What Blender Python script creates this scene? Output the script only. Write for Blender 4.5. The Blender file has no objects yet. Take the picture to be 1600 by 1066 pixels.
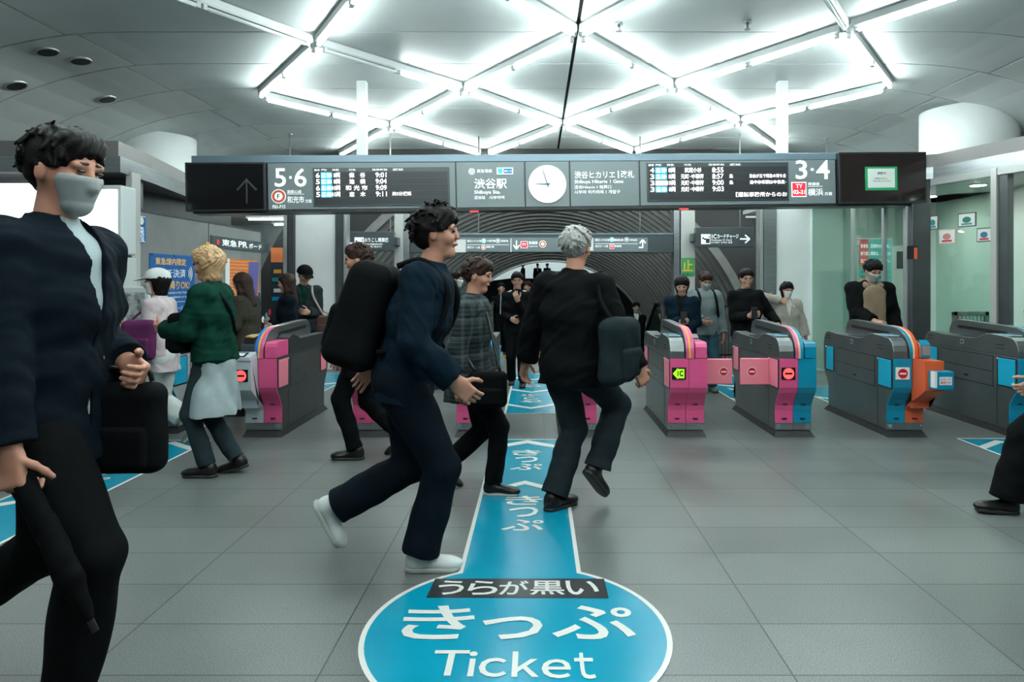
import bpy, bmesh, math, random
import numpy as np
from mathutils import Vector, Matrix

C = bpy.context
SC = C.scene
COL = SC.collection
random.seed(7)
PI = math.pi

# ------------------------------------------------------------------ camera, world, exposure
F = 1066.667          # focal length in pixels of the 1600 px wide frame (24 mm lens)
VX, VY = 839.0, 438.0  # principal point: a level camera with lens shift
EYE = 1.45
cam_d = bpy.data.cameras.new('camera')
cam_d.sensor_width = 36.0
cam_d.lens = 24.0
cam_d.shift_x = -(VX - 800.0) / 1600.0
cam_d.shift_y = -(533.0 - VY) / 1600.0
cam_d.clip_end = 200
cam = bpy.data.objects.new('camera', cam_d)
COL.objects.link(cam)
cam.location = (0, 0, EYE)
cam.rotation_euler = (PI / 2, 0, 0)
SC.camera = cam
world = bpy.data.worlds.new('world')
SC.world = world
world.use_nodes = True
world.node_tree.nodes['Background'].inputs[0].default_value = (0.30, 0.36, 0.38, 1)
world.node_tree.nodes['Background'].inputs[1].default_value = 0.10
SC.view_settings.view_transform = 'Standard'
SC.view_settings.look = 'None'
SC.view_settings.gamma = 1.0
SC.view_settings.use_curve_mapping = False
SC.view_settings.exposure = 0.0
TUBE_POWER = 62.0
try:
    SC.cycles.max_bounces = 6
    SC.cycles.diffuse_bounces = 3
    SC.cycles.glossy_bounces = 3
    SC.cycles.transmission_bounces = 6
    SC.cycles.transparent_max_bounces = 12
    SC.cycles.sample_clamp_indirect = 6.0
    SC.cycles.caustics_reflective = False
    SC.cycles.caustics_refractive = False
    SC.cycles.use_denoising = True
except Exception:
    pass

def W(x, y, Y):
    """photo pixel at depth Y -> world point"""
    return Vector(((x - VX) / F * Y, Y, EYE - (y - VY) / F * Y))

def FL(x, y):
    """photo pixel on the floor -> world point"""
    Y = F * EYE / (y - VY)
    return Vector(((x - VX) / F * Y, Y, 0))

# ------------------------------------------------------------------ materials
MATS = {}
def srgb(*c):
    if len(c) == 1 and isinstance(c[0], str):
        h = c[0]
        c = tuple(int(h[i:i + 2], 16) for i in (0, 2, 4))
    return tuple(((v / 255.0) / 12.92 if v <= 10 else ((v / 255.0 + 0.055) / 1.055) ** 2.4) for v in c)

def mat(name, col, rough=0.5, metal=0.0, var=0.0, vscale=8.0, emit=0.0, spec=0.5, bump=0.0, bscale=60.0, stretch=None, coat=0.0):
    if name in MATS:
        return MATS[name]
    m = bpy.data.materials.new(name)
    m.use_nodes = True
    nt = m.node_tree
    b = nt.nodes['Principled BSDF']
    b.inputs['Base Color'].default_value = (*col, 1)
    b.inputs['Roughness'].default_value = rough
    b.inputs['Metallic'].default_value = metal
    b.inputs['Specular IOR Level'].default_value = spec
    if coat:
        b.inputs['Coat Weight'].default_value = coat
        b.inputs['Coat Roughness'].default_value = 0.08
    if emit:
        b.inputs['Emission Color'].default_value = (*col, 1)
        b.inputs['Emission Strength'].default_value = emit
    if var or bump:
        tc = nt.nodes.new('ShaderNodeTexCoord')
        src = tc.outputs['Object']
        if stretch:
            mp = nt.nodes.new('ShaderNodeMapping')
            mp.inputs['Scale'].default_value = stretch
            nt.links.new(src, mp.inputs['Vector'])
            src = mp.outputs['Vector']
        if var:
            n = nt.nodes.new('ShaderNodeTexNoise')
            n.inputs['Scale'].default_value = vscale
            n.inputs['Detail'].default_value = 5
            nt.links.new(src, n.inputs['Vector'])
            r = nt.nodes.new('ShaderNodeValToRGB')
            lo, hi = 1 - var, 1 + var
            r.color_ramp.elements[0].position = 0.3
            r.color_ramp.elements[1].position = 0.7
            r.color_ramp.elements[0].color = (*[max(0, c * lo) for c in col], 1)
            r.color_ramp.elements[1].color = (*[min(1, c * hi) for c in col], 1)
            nt.links.new(n.outputs['Fac'], r.inputs['Fac'])
            nt.links.new(r.outputs['Color'], b.inputs['Base Color'])
        if bump:
            n2 = nt.nodes.new('ShaderNodeTexNoise')
            n2.inputs['Scale'].default_value = bscale
            n2.inputs['Detail'].default_value = 4
            nt.links.new(src, n2.inputs['Vector'])
            bp = nt.nodes.new('ShaderNodeBump')
            bp.inputs['Strength'].default_value = bump
            bp.inputs['Distance'].default_value = 0.01
            nt.links.new(n2.outputs['Fac'], bp.inputs['Height'])
            nt.links.new(bp.outputs['Normal'], b.inputs['Normal'])
    MATS[name] = m
    return m

def glass_mat(name, tint=(0.80, 0.92, 0.88), op=0.12, rough=0.02):
    """thin pane: mostly transparent, some reflection"""
    if name in MATS:
        return MATS[name]
    m = bpy.data.materials.new(name)
    m.use_nodes = True
    nt = m.node_tree
    for n in list(nt.nodes):
        nt.nodes.remove(n)
    out = nt.nodes.new('ShaderNodeOutputMaterial')
    tr = nt.nodes.new('ShaderNodeBsdfTransparent')
    tr.inputs[0].default_value = (*tint, 1)
    gl = nt.nodes.new('ShaderNodeBsdfGlossy')
    gl.inputs['Roughness'].default_value = rough
    fr = nt.nodes.new('ShaderNodeLayerWeight')
    fr.inputs['Blend'].default_value = 0.5
    pw = nt.nodes.new('ShaderNodeMath')
    pw.operation = 'POWER'
    pw.inputs[1].default_value = 4.0
    ad = nt.nodes.new('ShaderNodeMath')
    ad.operation = 'MULTIPLY_ADD'
    ad.inputs[1].default_value = 0.55
    ad.inputs[2].default_value = op
    nt.links.new(fr.outputs['Facing'], pw.inputs[0])
    nt.links.new(pw.outputs[0], ad.inputs[0])
    mx = nt.nodes.new('ShaderNodeMixShader')
    nt.links.new(ad.outputs[0], mx.inputs[0])
    nt.links.new(tr.outputs[0], mx.inputs[1])
    nt.links.new(gl.outputs[0], mx.inputs[2])
    nt.links.new(mx.outputs[0], out.inputs[0])
    MATS[name] = m
    return m

WHITE = mat('white_paint', (0.72, 0.74, 0.73), 0.45)
LETTER = mat('white_lettering', (0.85, 0.9, 0.9), 0.5, emit=0.55)
PRINT_WHITE = mat('white_print', (0.82, 0.83, 0.80), 0.4)
PRINT_DARK = mat('dark_print', (0.02, 0.025, 0.03), 0.5)
BLACK = mat('black_plastic', (0.012, 0.013, 0.015), 0.35)
RUBBER = mat('black_rubber', (0.012, 0.012, 0.013), 0.6)
STEEL = mat('brushed_steel', (0.30, 0.32, 0.33), 0.34, 0.85, var=0.12, vscale=3, stretch=(1, 1, 14))
STEEL_LIGHT = mat('pale_steel', (0.62, 0.65, 0.65), 0.3, 0.8, var=0.06, vscale=3)
STEEL_DARK = mat('dark_steel', (0.085, 0.092, 0.098), 0.35, 0.6, var=0.12, vscale=4)
RED = mat('red_print', srgb(190, 20, 40), 0.4)
LED_RED = mat('lit_red', (1.0, 0.06, 0.06), 0.4, emit=1.6)

# ------------------------------------------------------------------ objects and tags
def tag(o, label=None, cat=None, group=None, kind=None):
    if label: o['label'] = label
    if cat: o['category'] = cat
    if group: o['group'] = group
    if kind: o['kind'] = kind
    return o

def empty(name, loc=(0, 0, 0), rz=0.0, mw=None):
    o = bpy.data.objects.new(name, None)
    COL.objects.link(o)
    o.empty_display_size = 0.1
    if mw is not None:
        o.matrix_world = mw
    else:
        o.location = loc
        o.rotation_euler = (0, 0, rz)
    return o

def thing(name, label, cat, loc=(0, 0, 0), rz=0.0, group=None, mw=None):
    return tag(empty(name, loc, rz, mw), label, cat, group)

def link(name, me, material, parent=None, label=None, smooth=False):
    o = bpy.data.objects.new(name, me)
    COL.objects.link(o)
    for m in (material if isinstance(material, (list, tuple)) else [material]):
        me.materials.append(m)
    if parent is not None:
        o.parent = parent
    if label:
        o['label'] = label
    if smooth:
        me.polygons.foreach_set('use_smooth', [True] * len(me.polygons))
    return o

class MB:
    """collects shapes into one bmesh"""
    def __init__(self):
        self.bm = bmesh.new()
    def _xf(self, vs, mtx):
        if mtx is not None:
            for v in vs:
                v.co = mtx @ v.co
    def box(self, x0, x1, y0, y1, z0, z1, bevel=0.0, mtx=None, seg=2):
        vs = [self.bm.verts.new(p) for p in ((x0, y0, z0), (x1, y0, z0), (x1, y1, z0), (x0, y1, z0), (x0, y0, z1), (x1, y0, z1), (x1, y1, z1), (x0, y1, z1))]
        fs = [self.bm.faces.new([vs[i] for i in f]) for f in ((0, 3, 2, 1), (4, 5, 6, 7), (0, 1, 5, 4), (1, 2, 6, 5), (2, 3, 7, 6), (3, 0, 4, 7))]
        if bevel:
            es = {e for f in fs for e in f.edges}
            r = bmesh.ops.bevel(self.bm, geom=list(es), offset=bevel, segments=seg, affect='EDGES', profile=0.5)
            vs = list({v for f in r['faces'] for v in f.verts} | {v for v in vs if v.is_valid})
        self._xf(vs, mtx)
        return self
    def prism(self, pts, a0, a1, axis='x', bevel=0.0, mtx=None, seg=2):
        """polygon extruded along an axis; axis x: pts are (y,z); y: (x,z); z: (x,y)"""
        def P(p, a):
            return (a, p[0], p[1]) if axis == 'x' else (p[0], a, p[1]) if axis == 'y' else (p[0], p[1], a)
        A = [self.bm.verts.new(P(p, a0)) for p in pts]
        B = [self.bm.verts.new(P(p, a1)) for p in pts]
        n = len(pts)
        fs = []
        for f in (A, B[::-1]):
            fs.append(self.bm.faces.new(f))
        for i in range(n):
            fs.append(self.bm.faces.new((A[i], B[i], B[(i + 1) % n], A[(i + 1) % n])))
        bmesh.ops.recalc_face_normals(self.bm, faces=fs)
        if bevel:
            es = {e for f in fs[:2] for e in f.edges}
            bmesh.ops.bevel(self.bm, geom=list(es), offset=bevel, segments=seg, affect='EDGES', profile=0.5)
        self._xf([v for v in A + B if v.is_valid], mtx)
        return self
    def cyl(self, p, q, r, r2=None, seg=16, caps=True):
        p, q = Vector(p), Vector(q)
        r2 = r if r2 is None else r2
        d = (q - p).normalized()
        u = d.orthogonal().normalized()
        v = d.cross(u)
        A, B = [], []
        for i in range(seg):
            a = 2 * PI * i / seg
            o = u * math.cos(a) + v * math.sin(a)
            A.append(self.bm.verts.new(p + o * r))
            B.append(self.bm.verts.new(q + o * r2))
        for i in range(seg):
            f = self.bm.faces.new((A[i], A[(i + 1) % seg], B[(i + 1) % seg], B[i]))
            f.smooth = True
        if caps:
            self.bm.faces.new(A[::-1])
            self.bm.faces.new(B)
        return self
    def disc(self, c, r, y=0.0, seg=40, ry=None, r0=0.0, t=0.002):
        """flat disc (or ring when r0) in the local xz plane facing -y, with a small thickness t"""
        ry = ry or r
        k = ry / r
        def ring(rr, yy):
            return [self.bm.verts.new((c[0] + rr * math.cos(2 * PI * i / seg), yy, c[1] + rr * k * math.sin(2 * PI * i / seg))) for i in range(seg)]
        a = ring(r, y - t)
        b = ring(r, y)
        for i in range(seg):
            self.bm.faces.new((a[i], b[i], b[(i + 1) % seg], a[(i + 1) % seg]))
        if r0:
            c0 = ring(r0, y - t)
            for i in range(seg):
                self.bm.faces.new((a[i], a[(i + 1) % seg], c0[(i + 1) % seg], c0[i]))
        else:
            self.bm.faces.new(a)
        return self
    def tube(self, pts, r, seg=8, closed=False):
        pts = [Vector(p) for p in pts]
        n = len(pts)
        rings = []
        up = None
        for i, p in enumerate(pts):
            a = pts[(i - 1) % n] if (i or closed) else p
            b = pts[(i + 1) % n] if (i < n - 1 or closed) else p
            d = (b - a).normalized()
            if up is None:
                up = d.orthogonal().normalized()
            u = (up - d * up.dot(d)).normalized()
            up = u
            v = d.cross(u)
            rings.append([self.bm.verts.new(p + (u * math.cos(2 * PI * k / seg) + v * math.sin(2 * PI * k / seg)) * r) for k in range(seg)])
        m = n if closed else n - 1
        for i in range(m):
            A, B = rings[i], rings[(i + 1) % n]
            for k in range(seg):
                f = self.bm.faces.new((A[k], A[(k + 1) % seg], B[(k + 1) % seg], B[k]))
                f.smooth = True
        if not closed:
            self.bm.faces.new(rings[0][::-1])
            self.bm.faces.new(rings[-1])
        return self
    def poly(self, pts):
        self.bm.faces.new([self.bm.verts.new(p) for p in pts])
        return self
    def build(self, name, material, parent=None, label=None, smooth=False, weld=False):
        if weld:
            bmesh.ops.remove_doubles(self.bm, verts=self.bm.verts, dist=1e-5)
        bmesh.ops.recalc_face_normals(self.bm, faces=self.bm.faces)
        me = bpy.data.meshes.new(name)
        self.bm.to_mesh(me)
        self.bm.free()
        return link(name, me, material, parent, label, smooth)

# ------------------------------------------------------------------ lettering
_TXT = {}
def glyphs(body, bold):
    key = (body, bold)
    if key in _TXT:
        return _TXT[key]
    cu = bpy.data.curves.new('t', 'FONT')
    cu.body = body
    cu.size = 1.0
    cu.offset = bold
    cu.resolution_u = 3
    o = bpy.data.objects.new('t', cu)
    COL.objects.link(o)
    C.view_layer.update()
    me = o.evaluated_get(C.evaluated_depsgraph_get()).to_mesh()
    vs = np.array([v.co[:2] for v in me.vertices]).reshape(-1, 2)
    fs = [tuple(p.vertices) for p in me.polygons]
    o.evaluated_get(C.evaluated_depsgraph_get()).to_mesh_clear()
    bpy.data.objects.remove(o)
    bpy.data.curves.remove(cu)
    _TXT[key] = (vs, fs)
    return _TXT[key]

class Lettering:
    """several lines of writing gathered in one mesh, on the local xz plane facing -y (or flat on the floor)"""
    def __init__(self):
        self.v, self.f = [], []
    def add(self, body, x0, x1, z0, z1, y=-0.002, bold=0.015, flat=False, turn=0):
        if any('\u2e80' <= ch for ch in body):
            bold = min(bold, 0.014)      # keep dense characters legible
        vs, fs = glyphs(body, bold)
        if not len(vs):
            return self
        lo, hi = vs.min(0), vs.max(0)
        t = (vs - lo) / np.maximum(hi - lo, 1e-6)
        if turn == 180:
            t = 1 - t
        n = len(self.v)
        for a, b in t:
            px, pz = x0 + (x1 - x0) * a, z0 + (z1 - z0) * b
            self.v.append((px, pz, y) if flat else (px, y, pz))
        self.f += [tuple(i + n for i in f) for f in fs]
        return self
    def rect(self, x0, x1, z0, z1, y=-0.002):
        n = len(self.v)
        self.v += [(x0, y, z0), (x1, y, z0), (x1, y, z1), (x0, y, z1)]
        self.f.append((n, n + 1, n + 2, n + 3))
        return self
    def poly(self, pts, y=-0.002):
        n = len(self.v)
        self.v += [(p[0], y, p[1]) for p in pts]
        self.f.append(tuple(range(n, n + len(pts))))
        return self
    def build(self, name, material, parent=None, label=None):
        me = bpy.data.meshes.new(name)
        me.from_pydata(self.v, [], self.f)
        me.update()
        return link(name, me, material, parent, label)

class Frame:
    """a plane in the place (a sign's face): local x along it, z up it, y away from the viewer. uv() takes a photo pixel to local (x, z)"""
    def __init__(self, O, ex, ez=(0, 0, 1)):
        self.O = Vector(O)
        self.ex = Vector(ex).normalized()
        ez = Vector(ez)
        self.ez = (ez - self.ex * ez.dot(self.ex)).normalized()
        self.ey = self.ez.cross(self.ex)
        m = Matrix((self.ex, self.ey, self.ez)).transposed().to_4x4()
        m.translation = self.O
        self.m = m
    def uv(self, x, y):
        d = Vector(((x - VX) / F, 1.0, -(y - VY) / F))
        c = Vector((0, 0, EYE))
        t = (self.O - c).dot(self.ey) / d.dot(self.ey)
        p = c + d * t - self.O
        return p.dot(self.ex), p.dot(self.ez)
    def box(self, x0, y0, x1, y1):
        """photo box -> local x0, x1, z0, z1"""
        a = self.uv((x0 + x0) / 2, (y0 + y1) / 2)[0]
        b = self.uv(x1, (y0 + y1) / 2)[0]
        c = self.uv((x0 + x1) / 2, y1)[1]
        d = self.uv((x0 + x1) / 2, y0)[1]
        return a, b, c, d
# ================================================================== THE SETTING
def floor_material():
    m = bpy.data.materials.new('granite_tiles')
    m.use_nodes = True
    nt = m.node_tree
    N, L = nt.nodes, nt.links
    b = N['Principled BSDF']
    tc = N.new('ShaderNodeTexCoord')
    mp = N.new('ShaderNodeMapping')
    mp.inputs['Location'].default_value = (-0.07, 0.12, 0)
    L.new(tc.outputs['Object'], mp.inputs['Vector'])
    br = N.new('ShaderNodeTexBrick')
    br.offset = 0.0
    br.inputs['Scale'].default_value = 1.0
    br.inputs['Brick Width'].default_value = 0.87
    br.inputs['Row Height'].default_value = 0.375
    br.inputs['Mortar Size'].default_value = 0.0038
    br.inputs['Mortar Smooth'].default_value = 0.2
    br.inputs['Color1'].default_value = (0.108, 0.120, 0.115, 1)
    br.inputs['Color2'].default_value = (0.134, 0.147, 0.142, 1)
    br.inputs['Mortar'].default_value = (0.030, 0.033, 0.032, 1)
    L.new(mp.outputs['Vector'], br.inputs['Vector'])
    sp = N.new('ShaderNodeTexNoise')
    sp.inputs['Scale'].default_value = 170
    sp.inputs['Detail'].default_value = 3
    L.new(tc.outputs['Object'], sp.inputs['Vector'])
    big = N.new('ShaderNodeTexNoise')
    big.inputs['Scale'].default_value = 1.3
    big.inputs['Detail'].default_value = 6
    L.new(tc.outputs['Object'], big.inputs['Vector'])
    r1 = N.new('ShaderNodeMapRange')
    r1.inputs['From Min'].default_value, r1.inputs['From Max'].default_value = 0.3, 0.7
    r1.inputs['To Min'].default_value, r1.inputs['To Max'].default_value = 0.55, 1.45
    L.new(sp.outputs['Fac'], r1.inputs['Value'])
    r2 = N.new('ShaderNodeMapRange')
    r2.inputs['From Min'].default_value, r2.inputs['From Max'].default_value = 0.3, 0.7
    r2.inputs['To Min'].default_value, r2.inputs['To Max'].default_value = 0.82, 1.15
    L.new(big.outputs['Fac'], r2.inputs['Value'])
    mu = N.new('ShaderNodeMath')
    mu.operation = 'MULTIPLY'
    L.new(r1.outputs[0], mu.inputs[0])
    L.new(r2.outputs[0], mu.inputs[1])
    mx = N.new('ShaderNodeVectorMath')
    mx.operation = 'SCALE'
    L.new(br.outputs['Color'], mx.inputs[0])
    L.new(mu.outputs[0], mx.inputs['Scale'])
    L.new(mx.outputs[0], b.inputs['Base Color'])
    rr = N.new('ShaderNodeMapRange')
    rr.inputs['From Min'].default_value, rr.inputs['From Max'].default_value = 0.3, 0.7
    rr.inputs['To Min'].default_value, rr.inputs['To Max'].default_value = 0.30, 0.40
    L.new(big.outputs['Fac'], rr.inputs['Value'])
    L.new(rr.outputs[0], b.inputs['Roughness'])
    bp = N.new('ShaderNodeBump')
    bp.inputs['Strength'].default_value = 0.05
    bp.inputs['Distance'].default_value = 0.004
    L.new(sp.outputs['Fac'], bp.inputs['Height'])
    L.new(bp.outputs['Normal'], b.inputs['Normal'])
    return m

FLOORM = floor_material()
fl = MB().box(-9, 9, -1.5, 13.3, -0.30, 0.0)
fl.box(-9, -4.6, 13.3, 16.2, -0.30, 0.0).box(4.6, 9, 13.3, 16.2, -0.30, 0.0)
tag(fl.build('floor', FLOORM), kind='structure')
DARKFLOOR = mat('dark_concrete', (0.035, 0.037, 0.037), 0.6, var=0.2)
tag(MB().box(-5, 5, 13.3, 40, -2.7, -2.5).build('floor_lower', DARKFLOOR), kind='structure')

ZC = 4.0
def zc(X):
    return ZC - 0.11 * max(0.0, abs(X) - 4.3) ** 2
CEILM = mat('ceiling_panel_metal', (0.57, 0.615, 0.61), 0.5, 0.0, var=0.04, vscale=2.0)
def build_ceiling(name, cols):
    bm = bmesh.new()
    ys = [7.01 + 1.03 * k for k in range(-9, 9)]
    xs_seams = [-9.0, -6.9, -4.85, 0.41, 5.2, 7.1, 9.0]
    for j in range(len(ys) - 1):
        off = 0.12 * (j % 2)
        for i in cols:
            a = xs_seams[i] + (0.02 if i == 3 else 0.011)
            b = xs_seams[i + 1] - (0.02 if i == 2 else 0.011)
            if i not in (2, 3):
                a += off if i else 0
                b += off if i < 5 else 0
            elif i == 2:
                a += off
            else:
                b += off
            n = max(2, int((b - a) / 0.3))
            y0, y1 = ys[j] + 0.011, ys[j + 1] - 0.011
            prev = None
            for k in range(n + 1):
                X = a + (b - a) * k / n
                z = zc(X)
                q = [bm.verts.new((X, y0, z)), bm.verts.new((X, y1, z)), bm.verts.new((X, y1, z + 0.03)), bm.verts.new((X, y0, z + 0.03))]
                if prev:
                    for u in range(4):
                        bm.faces.new((prev[u], prev[(u + 1) % 4], q[(u + 1) % 4], q[u]))
                else:
                    bm.faces.new(q)
                prev = q
            bm.faces.new(prev[::-1])
    bmesh.ops.recalc_face_normals(bm, faces=bm.faces)
    me = bpy.data.meshes.new(name)
    bm.to_mesh(me)
    bm.free()
    tag(link(name, me, CEILM), kind='structure')
build_ceiling('ceiling', (2, 3))
build_ceiling('ceiling_left', (0, 1))
build_ceiling('ceiling_right', (4, 5))
VOID = mat('dark_void', (0.01, 0.011, 0.012), 0.8)
tag(MB().box(-4.8, 5.2, -2.3, 15.3, 4.045, 4.3).build('ceiling_backing', VOID), kind='structure')
for s_, n_ in ((-1, 'left'), (1, 'right')):
    xs_ = [s_ * (4.8 + 0.4 * k) if s_ < 0 else 5.2 + 0.38 * k for k in range(11)]
    tag(MB().prism([(x, zc(x) + 0.05) for x in xs_] + [(xs_[-1], 4.3), (xs_[0], 4.3)], -2.3, 15.3, 'y').build('ceiling_backing_' + n_, VOID), kind='structure')
tag(MB().box(-9, 9, 15.3, 15.4, 2.9, 4.3).build('wall_back_upper', mat('upper_wall', (0.25, 0.26, 0.26), 0.6)), kind='structure')

COLM = mat('white_column', (0.78, 0.82, 0.81), 0.5, var=0.05, vscale=2)
def pillar(name, X, Y, r):
    mb = MB().cyl((X, Y, 2.6), (X, Y, zc(X) + 0.12), r, seg=48)
    o = mb.build(name, COLM, smooth=False)
    tag(o, kind='structure')
pillar('pillar_left', -6.15, 11.0, 0.6)
pillar('pillar_right', 6.0, 9.5, 0.6)

CONC = mat('plaster_panel', (0.78, 0.81, 0.80), 0.6, var=0.07, vscale=1.5)
CONCD = mat('grey_concrete', (0.17, 0.18, 0.178), 0.55, var=0.14, vscale=2.2, bump=0.05, bscale=30)
DARKW = mat('dark_wall', (0.03, 0.033, 0.036), 0.5, var=0.15)
# square white columns with steel jambs either side of the shell
def column(name, x0, x1, Y, jambs):
    a, b = W(x0, 0, Y).x, W(x1, 0, Y).x
    tag(MB().box(a, b, Y, Y + 0.6, 0, 3.3, 0.01).build(name, CONC), kind='structure')
    for k, (u, v, m) in enumerate(jambs):
        a, b = W(u, 0, Y - 0.02).x, W(v, 0, Y - 0.02).x
        tag(MB().box(a, b, Y - 0.04, Y + 0.2, 0, 3.3, 0.004).build('trim_' + name.split('_')[1] + '_jamb', m), kind='structure')
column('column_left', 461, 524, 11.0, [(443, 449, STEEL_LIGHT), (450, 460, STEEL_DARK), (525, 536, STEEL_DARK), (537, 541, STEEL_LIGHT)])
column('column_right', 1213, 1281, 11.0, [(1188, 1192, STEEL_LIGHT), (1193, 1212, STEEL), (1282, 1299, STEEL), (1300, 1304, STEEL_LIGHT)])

# ribbed vault round the opening to the platforms
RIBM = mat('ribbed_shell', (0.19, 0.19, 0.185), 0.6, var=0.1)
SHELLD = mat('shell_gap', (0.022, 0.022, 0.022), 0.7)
def build_shell():
    n, seg = 27, 56
    Y0, Y1, R0, R1, cx0, cx1, cz = 13.1, 17.0, 4.3, 2.6, -0.05, 0.33, -0.65
    mb = MB()
    bm = mb.bm
    for k in range(n):
        t = (k / (n - 1)) ** 0.9
        Y, R, cx = Y0 + (Y1 - Y0) * t, R0 + (R1 - R0) * t, cx0 + (cx1 - cx0) * t
        w = 0.075 - 0.03 * t
        prev = None
        for i in range(seg + 1):
            a = -0.25 + (PI + 0.5) * i / seg
            c, s = math.cos(a), math.sin(a)
            q = [bm.verts.new((cx + rr * c, yy, cz + rr * s)) for rr, yy in ((R, Y), (R, Y + w), (R + 0.16, Y + w), (R + 0.16, Y))]
            if prev:
                for u in range(4):
                    bm.faces.new((prev[u], prev[(u + 1) % 4], q[(u + 1) % 4], q[u]))
            prev = q
    tag(mb.build('wall_vault_rib', RIBM), kind='structure')
    mb = MB()
    bm = mb.bm
    prev = None
    for i in range(seg + 1):
        a = -0.25 + (PI + 0.5) * i / seg
        c, s = math.cos(a), math.sin(a)
        q = [bm.verts.new((cx + (R) * c, yy, cz + (R) * s)) for R, yy, cx in ((R0 + 0.12, Y0 + 0.1, cx0), (R1 + 0.1, Y1 + 0.08, cx1), (R1 + 0.4, Y1 + 0.2, cx1), (R0 + 1.5, Y0 + 0.2, cx0))]
        if prev:
            for u in range(4):
                bm.faces.new((prev[u], prev[(u + 1) % 4], q[(u + 1) % 4], q[u]))
        prev = q
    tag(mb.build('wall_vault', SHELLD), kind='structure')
    # bright rim of the opening
    pts = [(cx1 + (R1 - 0.02) * math.cos(a), Y1 + 0.03, cz + (R1 - 0.02) * math.sin(a)) for a in [-0.1 + (PI + 0.2) * i / 60 for i in range(61)]]
    tag(MB().tube(pts, 0.028, 6).build('trim_vault_rim', STEEL_LIGHT), kind='structure')
build_shell()
# hall beyond the opening
HALLW = mat('hall_white', (0.75, 0.80, 0.80), 0.6)
tag(MB().box(-12, 12, 46, 46.3, -2.5, 7).build('wall_back_hall', HALLW), kind='structure')
tag(MB().box(-12, 12, 17.4, 46, 4.6, 4.8).build('ceiling_hall', HALLW), kind='structure')
par = MB().prism([(-12, -2.5), (12, -2.5), (12, 0.9), (6, 1.25), (2, 1.55), (-1.5, 1.55), (-5, 1.1), (-12, 0.8)], 37.6, 37.9, 'y')
tag(par.build('wall_hall_parapet', DARKW), kind='structure')
tag(MB().box(-12, 12, 37.9, 46, 0.55, 0.75).build('floor_hall_gallery', DARKFLOOR), kind='structure')
# side corridors
tag(MB().box(-9, -4.75, 15.6, 15.8, 0, 4).box(4.75, 9, 15.6, 15.8, 0, 4).build('wall_back', mat('corridor_wall', (0.22, 0.24, 0.25), 0.5, var=0.1)), kind='structure')
tag(MB().box(-9, -3.9, 11.7, 15.6, 2.72, 2.8).box(4.0, 9, 11.7, 15.6, 2.72, 2.8).build('ceiling_corridor', CEILM), kind='structure')

# left: low concrete wall with a rounded end, dark recess and roof edge above it
def left_wall():
    X = -4.2
    out = [(X, 6.95), (X, 10.3)] + [(X - 0.45 + 0.45 * math.cos(a), 10.3 + 0.45 * math.sin(a)) for a in [PI / 2 * k / 8 for k in range(1, 9)]]
    inn = [(X - 0.45, 10.5), (X - 0.3, 10.2), (X - 0.3, 6.95)]
    tag(MB().prism(out + inn, 0, 2.18, 'z').build('wall_left', CONCD), kind='structure')
    # upright joints and coping
    mb = MB()
    for Y in (8.73,):
        mb.box(X - 0.001, X + 0.004, Y - 0.006, Y + 0.006, 0, 2.18)
    mb.prism([(p[0] + 0.008, p[1]) for p in out] + inn, 2.18, 2.205, 'z')
    tag(mb.build('trim_left_coping', DARKW), kind='structure')
    tag(MB().box(-5.2, -4.75, 7.0, 10.6, 0, 2.6).build('wall_left_recess', DARKW), kind='structure')
    tag(MB().box(-9, -4.27, 7.25, 7.4, 0, 2.6).build('wall_left_front', mat('kiosk_grey', (0.10, 0.11, 0.115), 0.5, var=0.1)), kind='structure')
    roof = MB().prism([(-9, 6.75), (-4.12, 6.75), (-4.25, 7.6), (-4.62, 9.4), (-5.0, 10.4), (-9, 10.4)], 2.52, 2.68, 'z')
    tag(roof.build('roof_left_edge', STEEL), kind='structure')
    roof = MB().prism([(-9, 6.8), (-4.17, 6.8), (-4.3, 7.62), (-4.66, 9.4), (-5.04, 10.35), (-9, 10.35)], 2.68, 2.84, 'z')
    tag(roof.build('roof_left', mat('roof_taupe', (0.16, 0.155, 0.15), 0.5)), kind='structure')
    a, b = W(201, 0, 7.0).x, W(211, 0, 7.0).x
    tag(MB().box(a, b, 6.95, 7.1, 0, 2.55, 0.004).build('trim_left_post', mat('post_grey', (0.42, 0.42, 0.40), 0.4)), kind='structure')
left_wall()

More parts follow.
